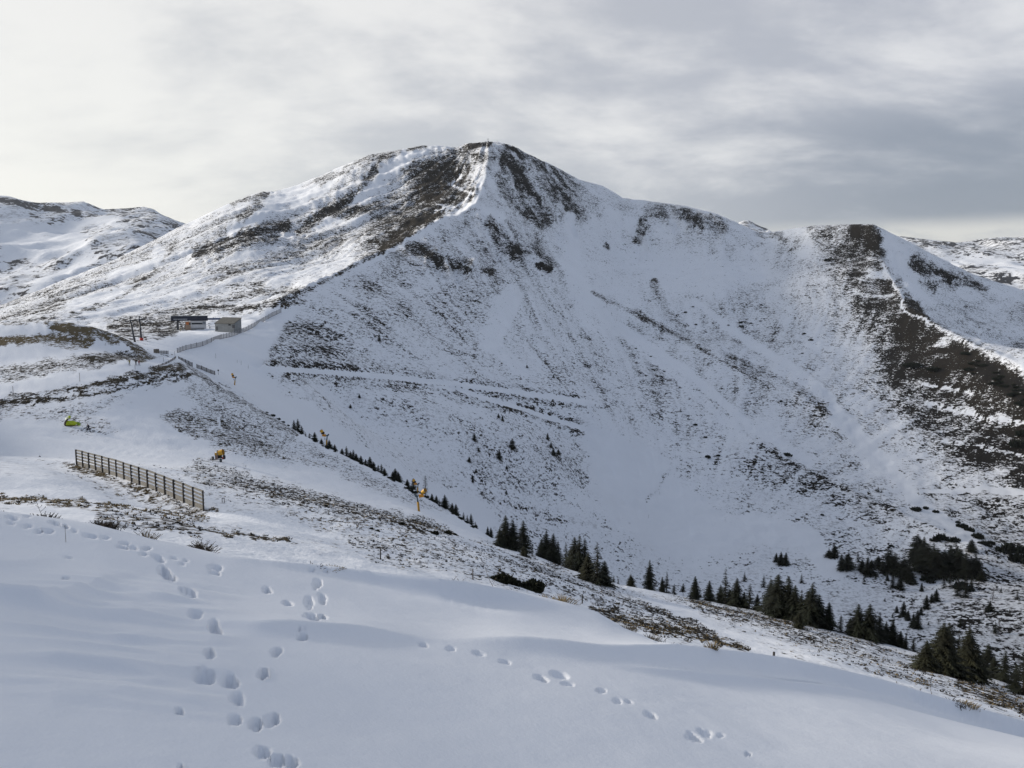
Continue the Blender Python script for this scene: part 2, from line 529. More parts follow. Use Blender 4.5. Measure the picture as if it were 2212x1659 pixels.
dz = foot * steep * bw * (run * 8 * (0.45 + rise) + fine * 1.5 * (0.3 + rise)) + foot * (fbm(Xm / 170, Ym / 190, 3, 21) * 4 + fbm(Xm / 34, Ym / 90, 3, 31) * 0.7) + fbm(Xm / 16, Ym / 24, 4, 41) * 0.5 * (0.25 + foot)
# sharp ridges: the front ridge, the summit rib, the crest of the right-hand spur
for line, amp, wid in (([(606, 664), (650, 642), (700, 612), (760, 580), (800, 562), (850, 535), (900, 506), (960, 472), (1028, 441), (1042, 402), (1055, 350), (1055, 308)], 10, 22), ([(1890, 488), (1906, 560), (1941, 632), (1958, 664), (2000, 688), (2060, 724), (2130, 758), (2212, 802)], 5, 14), ([(1280, 632), (1400, 692), (1500, 742), (1600, 800), (1700, 842), (1790, 900)], 5, 18), ([(1640, 965), (1800, 1045), (1950, 1112), (2100, 1175)], 5, 18)):
    wl = [MTN.hit(*q) for q in line]
    dz += amp * (np.exp(-seg_dist(Xm, Ym, [(q.x, q.y) for q in wl]) / wid) - 0.45)  * np.exp(-(seg_dist(Xm, Ym, [(q.x, q.y) for q in wl]) / (wid * 3.2)) ** 2)
dz += rockw * ((ridged(Xm / 22 + 0.5 * Ym / 60, Ym / 50, 4, 51) - 0.5) * 20 + fbm(Xm / 9, Ym / 9, 3, 61) * 3.5)
MTN.addz(dz)
# the snow-covered track cut across the bowl and the lower one
for line, dep in (([(560, 797), (700, 805), (850, 817), (950, 828), (1100, 846), (1270, 868)], 2.2), ([(950, 834), (1050, 862), (1250, 925)], 1.6)):
    wl = [MTN.hit(*p) for p in line]
    xy = [(p.x, p.y) for p in wl]
    d = seg_dist(MTN.X, MTN.Y, xy)
    zt = MTN.Zz.copy()
    # signed side: nearer to the viewer is downhill
    rl = np.interp(MTN.th, [math.atan2(p.x, p.y) for p in wl], [math.hypot(p.x, p.y) for p in wl])[:, None]
    side_ = MTN.RR - rl
    MTN.addz(np.where(np.abs(side_) < 60, dep * np.exp(-(d / 7.0) ** 2) * np.where(side_ < 0, 1.0, -1.0) * np.clip(np.abs(side_) / 5, 0, 1), 0))
MTN.skyline(SKY_F, math.log(700), math.log(1350))
MTN.addz(fbm(MTN.X / 11, MTN.Y / 11, 3, 71) * 1.3 * foot)

BR = 0.0
F_SHAPES = [
    # left face: broad cover and streaks
    ('p', [(330, 525), (640, 402), (860, 325), (1050, 310), (1030, 440), (900, 505), (780, 570), (640, 625), (420, 660), (200, 640)], 0.29, 0.22, 25),
    ('p', [(-100, 700), (150, 602), (340, 515), (400, 490), (360, 560), (300, 620), (120, 690), (-80, 770)], 0.42, 0.35, 14),
    ('l', [(250, 595), (330, 570), (345, 540)], 0.15, None, 14), ('p', [(150, 650), (270, 610), (330, 640), (240, 680), (130, 690)], 0.17, None, 12),
    ('l', [(640, 410), (560, 460), (500, 500)], 0.08, None, 16), ('l', [(905, 320), (820, 385), (760, 440), (690, 500)], 0.08, None, 17), ('l', [(780, 345), (700, 400), (640, 440)], 0.10, None, 12),
    ('l', [(430, 545), (510, 518), (560, 495), (620, 488)], 0.66, 0.1, 14), ('l', [(480, 560), (540, 530), (600, 515)], 0.55, 0.1, 12), ('l', [(500, 437), (570, 420)], 0.62, 0.1, 9), ('l', [(520, 470), (560, 440)], 0.6, 0.1, 10),
    ('l', [(650, 500), (760, 420), (800, 385)], 0.58, 0.1, 12), ('l', [(720, 460), (800, 455), (850, 430)], 0.60, 0.1, 14), ('l', [(830, 340), (800, 375)], 0.55, 0.1, 9), ('l', [(690, 395), (800, 340), (860, 326)], 0.55, 0.1, 9), ('l', [(880, 325), (915, 318)], 0.62, 0.2, 6),
    ('l', [(560, 600), (650, 540), (720, 510)], 0.42, 0.3, 30), ('l', [(450, 600), (520, 570)], 0.36, 0.2, 22),
    ('p', [(420, 585), (520, 545), (640, 540), (560, 600), (430, 640)], 0.34, 0.2, 20), ('p', [(560, 590), (640, 560), (660, 600), (590, 630)], 0.22, 0.2, 14),
    ('l', [(640, 640), (560, 660), (430, 672), (330, 700)], 0.62, 0.2, 9), ('l', [(660, 625), (560, 632), (400, 662), (240, 705)], 0.52, 0.25, 8), ('l', [(0, 692), (130, 688), (250, 650), (330, 592), (385, 510)], 0.50, 0.2, 4.5),
    ('l', [(330, 690), (400, 705), (340, 728)], 0.60, 0.1, 10), ('l', [(260, 715), (330, 720)], 0.42, 0.2, 12), ('p', [(230, 690), (420, 655), (470, 672), (390, 690), (380, 715), (280, 735)], 0.46, 0.2, 10),
    # the bare brown flank left of the front ridge
    ('p', [(950, 325), (1010, 330), (1040, 370), (1040, 420), (1010, 442), (960, 470), (900, 510), (850, 548), (780, 565), (770, 520), (820, 460), (870, 395), (900, 350)], 0.56, 0.22, 22),
    ('p', [(930, 345), (985, 350), (1010, 390), (1020, 420), (960, 440), (900, 440), (890, 395)], 0.78, 0.34, 16),
    ('l', [(830, 530), (900, 480), (950, 455)], 0.76, 0.32, 17), ('l', [(1010, 318), (1060, 308)], 0.75, 0.2, 8), ('l', [(640, 638), (720, 598), (790, 562), (850, 540)], 0.62, 0.40, 3.6), ('l', [(980, 330), (1040, 340)], 0.62, 0.2, 12),
    ('l', [(1020, 345), (1030, 380), (1040, 400)], 0.40, None, 8),
    ('l', [(965, 395), (1022, 420), (1000, 440), (940, 452)], 0.15, None, 2.0), ('l', [(990, 365), (1000, 385), (975, 395)], 0.2, None, 1.8), ('l', [(940, 440), (990, 455), (940, 462)], 0.2, None, 1.8),
    # bright snow edge along the front ridge
    ('l', [(610, 664), (660, 645), (720, 614), (800, 567), (900, 512), (960, 476), (1020, 446), (1046, 405)], 0.05, None, 5.5), ('l', [(1035, 400), (1050, 380)], 0.1, None, 6),
    ('l', [(608, 660), (640, 652), (655, 648)], 0.72, 0.75, 5),
    # bowl side
    ('p', [(640, 650), (800, 575), (1000, 460), (1100, 430), (1240, 440), (1340, 440), (1560, 480), (1640, 520), (1750, 540), (1850, 750), (1930, 950), (2020, 1080), (1900, 1150), (1700, 1020), (1300, 880), (1000, 830), (640, 790)], 0.25, 0.22, 25),
    ('p', [(1220, 470), (1340, 450), (1370, 560), (1420, 700), (1300, 700), (1230, 600)], 0.17, 0.25, 20),
    ('p', [(1330, 540), (1480, 540), (1620, 560), (1700, 600), (1500, 640), (1400, 620)], 0.12, 0.25, 22),
    ('l', [(1230, 560), (1260, 680), (1330, 800)], 0.13, None, 20), ('l', [(1100, 640), (1060, 740)], 0.10, None, 25),
    # rock bands right of the summit
    ('p', [(1058, 318), (1110, 314), (1200, 362), (1260, 400), (1300, 450), (1240, 490), (1140, 475), (1080, 430), (1050, 390)], 0.36, 0.0, 16), ('p', [(880, 545), (960, 510), (1040, 480), (1110, 470), (1200, 570), (1190, 600), (1080, 580), (960, 600)], 0.33, 0.0, 18),
    ('l', [(1100, 316), (1150, 345), (1200, 372), (1245, 405)], 0.50, 0.0, 12), ('l', [(1090, 345), (1120, 385), (1155, 450), (1170, 475)], 0.50, 0.0, 22), ('l', [(1060, 350), (1080, 390), (1100, 430)], 0.44, 0.0, 18), ('l', [(1180, 385), (1215, 430), (1230, 460)], 0.46, 0.0, 17),
    ('l', [(1150, 465), (1215, 470)], 0.50, 0.05, 15), ('l', [(1255, 415), (1300, 455)], 0.40, 0.05, 14), ('l', [(1060, 480), (1090, 530), (1130, 545)], 0.50, 0.0, 16), ('l', [(1100, 530), (1120, 555)], 0.60, 0.0, 12),
    ('l', [(890, 545), (950, 560), (1005, 575)], 0.46, 0.05, 20), ('l', [(950, 570), (1010, 580)], 0.62, 0.0, 10), ('l', [(1165, 575), (1190, 582)], 0.68, 0.0, 8), ('l', [(1040, 583), (1062, 586)], 0.66, 0.0, 7), ('l', [(1120, 505), (1195, 570)], 0.42, 0.0, 9), ('l', [(1000, 485), (960, 515)], 0.40, 0.1, 14),
    ('l', [(1080, 470), (1030, 440)], 0.10, None, 8), ('l', [(1075, 330), (1060, 420), (1035, 440)], 0.24, None, 7),
    ('l', [(1395, 460), (1385, 500), (1378, 520)], 0.58, 0.05, 13), ('l', [(1400, 455), (1480, 465), (1560, 490)], 0.46, 0.1, 18), ('l', [(1300, 450), (1380, 450)], 0.32, 0.1, 15), ('l', [(1310, 530), (1316, 536)], 0.62, 0.0, 6), ('l', [(1480, 455), (1520, 490)], 0.52, 0.0, 10),
    ('l', [(1640, 505), (1700, 515)], 0.50, 0.35, 9), ('l', [(1700, 505), (1760, 500)], 0.15, None, 10),
    # gully lines, spurs in the bowl
    ('l', [(1280, 630), (1400, 690), (1500, 742), (1600, 800), (1700, 842), (1790, 900)], 0.36, 0.35, 8), ('l', [(1415, 610), (1440, 670), (1490, 720), (1560, 765)], 0.36, 0.35, 10), ('l', [(1600, 790), (1720, 840), (1790, 900)], 0.40, 0.35, 9),
    ('p', [(1460, 650), (1560, 640), (1680, 640), (1760, 720), (1780, 800), (1640, 730), (1520, 720)], 0.31, 0.3, 20), ('p', [(1200, 740), (1330, 700), (1450, 800), (1600, 960), (1500, 960), (1300, 880)], 0.29, 0.15, 25),
    ('p', [(1640, 790), (1800, 850), (1850, 950), (1750, 930), (1650, 860)], 0.30, 0.35, 14), ('p', [(1500, 960), (1640, 960), (1800, 1040), (1960, 1110), (1990, 1150), (1800, 1090), (1560, 1010)], 0.33, 0.12, 12), ('l', [(1640, 965), (1800, 1045), (1940, 1110)], 0.48, 0.1, 4),
    ('l', [(1350, 720), (1480, 830), (1600, 940)], 0.14, None, 10), ('l', [(1800, 900), (1920, 1010), (1990, 1090), (2100, 1170)], 0.05, None, 14), ('l', [(1560, 700), (1700, 790), (1800, 870)], 0.14, None, 12),
    # right spur: heath-covered flank
    ('p', [(1690, 540), (1770, 490), (1850, 484), (1900, 490), (1930, 600), (1990, 690), (2212, 810), (2400, 900), (2400, 1160), (2212, 1160), (2050, 1060), (1950, 980), (1900, 880), (1830, 760), (1740, 640)], 0.34, 0.10, 34),
    ('p', [(1755, 492), (1850, 484), (1900, 488), (1910, 540), (1925, 590), (1960, 660), (1990, 700), (2212, 820), (2400, 900), (2400, 1090), (2212, 1080), (2080, 1010), (1990, 950), (1930, 870), (1890, 780), (1840, 680), (1790, 600)], 0.55, 0.1, 28),
    ('p', [(1830, 486), (1897, 486), (1912, 530), (1938, 590), (1962, 652), (2010, 698), (2128, 757), (2212, 805), (2400, 900), (2400, 1000), (2212, 950), (2080, 900), (2000, 820), (1940, 730), (1900, 640), (1870, 560)], 0.61, 0.22, 28),
    ('l', [(1855, 497), (1888, 520)], 0.68, 0.25, 20), ('p', [(1990, 775), (2100, 765), (2212, 820), (2400, 900), (2400, 1000), (2212, 930), (2100, 880)], 0.68, 0.24, 26), ('l', [(2130, 800), (2212, 850), (2300, 900)], 0.85, 0.0, 22), ('l', [(1960, 640), (1995, 690)], 0.62, 0.3, 10),
    ('l', [(1760, 500), (1800, 560), (1830, 620)], 0.50, 0.15, 14),
    ('l', [(2000, 870), (2120, 905), (2230, 915)], 0.20, None, 2.2), ('l', [(1990, 830), (2100, 850)], 0.25, None, 2), ('l', [(2040, 950), (2212, 985)], 0.25, None, 2),
    ('p', [(1960, 1060), (2100, 1050), (2400, 1100), (2400, 1250), (2212, 1200), (2060, 1120)], 0.47, 0.1, 12), ('l', [(1990, 1062), (2060, 1062), (2120, 1055), (2230, 1068)], 0.0, None, 4), ('l', [(2100, 1170), (2230, 1240)], 0.05, None, 8),
    # white crest of the spur and the valley side beyond it
    ('l', [(1908, 572), (1940, 625), (1955, 668), (2000, 692), (2060, 727), (2130, 760)], 0.12, None, 2.6), ('p', [(1905, 500), (1990, 560), (2010, 600), (1980, 640), (1940, 600), (1910, 550)], 0.10, 0.2, 8),
    ('p', [(1985, 560), (2100, 600), (2400, 690), (2400, 860), (2212, 790), (2060, 705), (2000, 640)], 0.27, 0.2, 10), ('l', [(1975, 565), (2010, 590), (2060, 610)], 0.62, 0.0, 17), ('l', [(1995, 610), (2015, 625)], 0.55, 0.0, 9), ('l', [(2080, 605), (2130, 625)], 0.55, 0.0, 9),
    # the heather knob above the saddle
    ('p', [(575, 775), (590, 720), (630, 695), (690, 690), (740, 710), (800, 760), (880, 800), (850, 810), (750, 805), (640, 800)], 0.42, 0.10, 20), ('l', [(590, 785), (700, 796), (830, 806)], 0.56, 0.12, 12), ('l', [(600, 730), (650, 700), (720, 720)], 0.48, 0.1, 14),
    ('p', [(760, 620), (860, 600), (900, 660), (840, 740), (770, 700)], 0.34, 0.15, 20), ('p', [(760, 640), (860, 550), (900, 540), (930, 580), (840, 650)], 0.36, 0.2, 14),
    ('l', [(870, 800), (1000, 828), (1120, 842), (1250, 862)], 0.50, 0.1, 8), ('l', [(620, 815), (760, 828), (880, 835), (960, 852), (1060, 882)], 0.55, 0.25, 8), ('l', [(1000, 845), (1130, 862), (1260, 878)], 0.48, 0.25, 6), ('l', [(1120, 880), (1190, 905), (1250, 915)], 0.60, 0.1, 9), ('l', [(990, 855), (1090, 885)], 0.40, 0.2, 8),
    ('p', [(680, 850), (800, 850), (1000, 890), (1250, 930), (1300, 1000), (1270, 1060), (1150, 1060), (1000, 960), (800, 900)], 0.30, 0.12, 18), ('p', [(990, 950), (1200, 950), (1260, 1060), (1180, 1080), (1040, 1040)], 0.34, 0.08, 14),
    ('l', [(1040, 1070), (1200, 1120), (1330, 1140)], 0.36, 0.2, 6), ('l', [(640, 880), (760, 980), (900, 1060), (1050, 1120)], 0.02, None, 26), ('p', [(1260, 930), (1420, 960), (1470, 1050), (1640, 1160), (1500, 1230), (1340, 1130), (1280, 1050)], 0.04, None, 25),
    ('l', [(1400, 962), (1450, 985), (1445, 1020), (1400, 1080)], 0.20, 0.4, 5),
    ('l', [(545, 795), (700, 805), (850, 817), (950, 828), (1100, 846), (1270, 868)], 0.0, None, 4.2), ('l', [(950, 834), (1050, 862), (1250, 925)], 0.0, None, 4.2), ('l', [(1250, 925), (1350, 950)], 0.0, None, 8),
    # saddle piste
    ('p', [(380, 770), (480, 700), (610, 668), (650, 660), (600, 720), (560, 780), (620, 880), (640, 930), (520, 840), (420, 800)], 0.0, None, 10), ('p', [(310, 748), (400, 716), (520, 700), (600, 668), (560, 700), (390, 768), (330, 765)], 0.0, None, 6),
    # valley
    ('p', [(1780, 1130), (1950, 1160), (2400, 1200), (2400, 1500), (2000, 1450), (1850, 1350), (1700, 1250)], 0.31, 0.05, 25), ('p', [(1560, 1210), (1700, 1180), (1800, 1240), (1750, 1300), (1600, 1280)], 0.27, 0.1, 18), ('l', [(1620, 1130), (1750, 1170), (1800, 1230)], 0.0, None, 22), ('p', [(2000, 1270), (2250, 1240), (2300, 1450), (2050, 1380)], 0.40, 0.05, 25),
]
gF, tF = paint(MTN, (0.20, 0.2), F_SHAPES, wob=5, wsc=14)
TRACK1 = [(545, 795), (620, 799), (700, 804), (780, 810), (850, 816), (950, 827), (1030, 837), (1100, 846), (1200, 859), (1280, 871)]
TRACK2 = [(930, 829), (990, 843), (1050, 861), (1130, 885), (1200, 908), (1260, 927)]
dn = lambda L, d: [(x, y + d) for x, y in L]
gF, tF = paint(MTN, (gF, tF), [('l', [(1230, 470), (1248, 600), (1330, 715)], 0.06, None, 13), ('l', [(1335, 705), (1480, 800), (1620, 920), (1750, 1000)], 0.07, None, 10), ('l', [(1500, 650), (1610, 735), (1720, 800), (1800, 860)], 0.10, None, 8), ('l', [(1800, 880), (1920, 1010), (1990, 1090), (2090, 1165)], 0.03, None, 12), ('l', [(1120, 640), (1070, 740)], 0.08, None, 12),
    ('l', [(1280, 632), (1400, 692), (1500, 745), (1600, 803)], 0.52, 0.3, 4.5), ('l', [(1415, 608), (1445, 680), (1500, 735)], 0.42, 0.3, 8), ('l', [(1560, 765), (1650, 800), (1740, 850), (1790, 895)], 0.45, 0.3, 7), ('l', [(1640, 965), (1800, 1045), (1950, 1112)], 0.50, 0.1, 4), ('l', dn(TRACK1[1:7], 16), 0.38, 0.25, 12),  # long rib line: plant cover thickened to paint its shadow edge
    ('l', dn(TRACK1[1:-1], 10), 0.42, 0.3, 7), ('l', dn(TRACK2, 9), 0.46, 0.3, 5), ('l', dn(TRACK1[3:-1], -9), 0.38, 0.1, 8), ('l', TRACK1, -0.6, None, 4.6), ('l', TRACK2, -0.6, None, 4.0), ('l', dn(TRACK1[1:-1], 5.5), 0.56, 0.2, 1.8), ('l', dn(TRACK2, 5), 0.50, 0.2, 1.6),  # thin dark lines paint the shaded cut below the tracks as plant cover
    ('l', [(1990, 1062), (2060, 1064), (2120, 1056), (2230, 1068)], -0.6, None, 3.4), ('l', [(1990, 1066), (2060, 1068), (2120, 1061), (2230, 1073)], 0.7, 0.1, 1.3),
    ('l', [(2000, 868), (2070, 885), (2120, 900), (2230, 912)], 0.1, None, 1.5), ('l', [(1990, 832), (2050, 838), (2100, 850)], 0.15, None, 1.4), ('l', [(2040, 950), (2120, 962), (2212, 985)], 0.15, None, 1.5)], wob=1.0)
# streaks of blown snow running down the faces
rockz = np.clip((0.30 - tF) / 0.3, 0, 1) * sstep(0.38, 0.5, gF) * rockw
stre = 0.02 + (-fine * 0.34 - run * 0.22) * sstep(480, 700, MTN.RR) + fbm(MTN.X / 22, MTN.Y / 60, 3, 81) * 0.11 + fbm(MTN.X / 60, MTN.Y / 60, 3, 83) * 0.13 + rockz * (ridged(MTN.X / 14 + MTN.Y / 40, MTN.Y / 34, 3, 85) - 0.5) * 0.8
spurz = sstep(0.45, 0.6, gF) * (MTN.th > R(18))[:, None]
stre = stre - spurz * 0.42 * sstep(0.80, 0.93, ridged(MTN.Zz / 17 + 0.5 * fbm(MTN.X / 50, MTN.Y / 50, 2, 87), fb * 5, 2, 88)) + spurz * 0.10
gF = np.where(gF > 0.12, gF + stre * sstep(0.1, 0.3, gF), gF)
MTN.build(MAT_FAR, {'grass': gF, 'tone': tF})

# ---------------------------------------------------------------- the near hillside: hump, road, piste, slope with the snow fence
RIDGE_M = [(-300, 712, 300), (0, 700, 300), (60, 695, 300), (100, 692, 300), (150, 697, 300), (200, 706, 300), (250, 722, 300), (300, 745, 300), (325, 764, 300), (340, 772, 305), (362, 774, 312), (385, 774, 315), (420, 795, 305), (470, 826, 295), (540, 871, 282), (600, 906, 270), (640, 931, 262), (700, 963, 255), (800, 1011, 240), (900, 1061, 228), (1000, 1123, 215), (1060, 1161, 205),
           (1150, 1197, 195), (1250, 1237, 185), (1340, 1263, 176), (1500, 1293, 165), (1700, 1333, 155), (1850, 1371, 148), (1970, 1407, 142), (2100, 1452, 130), (2212, 1487, 124), (2500, 1570, 112)]
PTS_M = [(x, y, r) for x, y, r in RIDGE_M]
for x, y, r in RIDGE_M:
    th_, t_ = px2dir(x, y)
    z_ = float(t_) * r
    for k, sl in ((1.10, 0.35), (1.3, 0.55), (1.75, 0.60)):
        r2 = r * k
        z2 = z_ - (r2 - r) * sl
        # back to a reading-frame row for the same bearing
        PTS_M.append(('b', float(th_), z2 / r2, r2))
PTS_M += [
    (-200, 850, 205), (0, 850, 205), (100, 827, 215), (200, 807, 230), (290, 790, 248), (340, 782, 275), (0, 790, 245), (100, 750, 262), (100, 715, 285), (200, 760, 265), (200, 725, 287), (270, 770, 275), (-200, 770, 255),
    (0, 885, 192), (100, 862, 200), (200, 840, 212), (300, 815, 230), (380, 795, 265), (-200, 900, 185), (200, 895, 190), (100, 910, 183), (300, 860, 212), (400, 835, 245), (190, 934, 177), (0, 940, 168), (300, 905, 192), (400, 880, 220), (480, 900, 222),
    (100, 975, 150), (-150, 980, 145), (300, 965, 168), (473, 997, 163), (480, 950, 190), (600, 960, 215), (600, 1002, 178), (700, 1000, 205), (700, 1052, 160), (850, 1095, 158), (905, 1106, 160), (1000, 1142, 168), (900, 1075, 195),
    (165, 1019, 95), (300, 1062, 85), (443, 1104, 77), (100, 1000, 110), (0, 1000, 108), (-200, 1000, 105), (300, 1025, 108), (450, 1050, 104), (450, 1020, 128), (600, 1078, 92), (800, 1123, 93), (950, 1153, 96), (1060, 1180, 122),
    (0, 1078, 66), (0, 1105, 52), (-200, 1085, 58), (200, 1095, 62), (300, 1140, 50), (500, 1130, 66), (500, 1190, 46), (700, 1180, 58), (700, 1215, 47), (823, 1206, 63), (900, 1180, 78), (1000, 1245, 60), (1020, 1225, 70), (1100, 1210, 98), (1150, 1240, 84),
    (1258, 1305, 70), (1250, 1270, 98), (1400, 1340, 72), (1400, 1300, 108), (1505, 1365, 70), (1550, 1325, 112), (1620, 1405, 66), (1700, 1375, 98), (1800, 1430, 67), (1900, 1440, 76), (1900, 1400, 115), (2050, 1500, 66), (2050, 1465, 95), (2212, 1545, 58), (2212, 1510, 88), (2450, 1640, 50), (2450, 1580, 85),
]
for x, y in [(-300, 1150), (0, 1160), (300, 1215), (600, 1270), (900, 1330), (1200, 1400), (1500, 1480), (1800, 1550), (2212, 1680), (2600, 1800)]:
    PTS_M.append((x, y + 40, 24))
    PTS_M.append((x, y + 260, 13))


class _M(Layer):
    def __init__(self, *a, **k):
        pts = a[1]
        self._extra = [p for p in pts if p[0] == 'b']
        super().__init__(a[0], [p for p in pts if p[0] != 'b'], *a[2:], **k)


_px = px2dir


def _conv(p):
    """a ('b', bearing, tangent, distance) survey point as (x, y, distance) in the reading frame"""
    _, th, t, r = p
    x, y = world2px(math.sin(th) * r, math.cos(th) * r, CAM_Z + t * r)
    return (float(x), float(y), r)


PTS_M = [_conv(p) if p[0] == 'b' else p for p in PTS_M]
HILL = Layer('hillside', PTS_M, 13, 560, 820, 470, lam=3e-4)
Xm, Ym, Rm = HILL.X, HILL.Y, HILL.RR
g = sstep(18, 60, Rm)
dz = g * (fbm(Xm / 34, Ym / 34, 3, 101) * 0.7 + fbm(Xm / 9, Ym / 9, 4, 103) * 0.22) + fbm(Xm / 2.2, Ym / 2.2, 3, 105) * 0.09
pxh, pyh = world2px(HILL.X, HILL.Y, HILL.Zz)
pz = 1 - sstep(14, 30, seg_dist(pxh, pyh, [(-150, 955), (100, 968), (300, 986), (470, 1003), (650, 1043), (850, 1095), (1040, 1152)]))
dz = dz * (1 - 0.6 * pz) + pz * (ridged(Xm / 26 + 3, Ym / 2.4 + Xm * 0.10, 3, 107) - 0.5) * 0.22
HILL.addz(dz)
HILL.skyline([(p[0], p[1]) for p in RIDGE_M], math.log(90), math.log(120), rpk=[p[2] for p in RIDGE_M])
FENCE_A, FENCE_C = HILL.hit(133 / 3.8807 / 1.82279 + 270 / 1.82279, (1740 + 345 / 3.8807) / 1.82279), HILL.hit((270 + 2075 / 3.8807) / 1.82279, (1740 + 1047 / 3.8807) / 1.82279)
_fx, _fy = FENCE_C.x - FENCE_A.x, FENCE_C.y - FENCE_A.y
_u = np.clip(((HILL.X - FENCE_A.x) * _fx + (HILL.Y - FENCE_A.y) * _fy) / (_fx * _fx + _fy * _fy), 0, 1)


def fence_z(f):
    return FENCE_A.z + (FENCE_C.z - FENCE_A.z) * f + 0.30 * np.sin(np.pi * f)


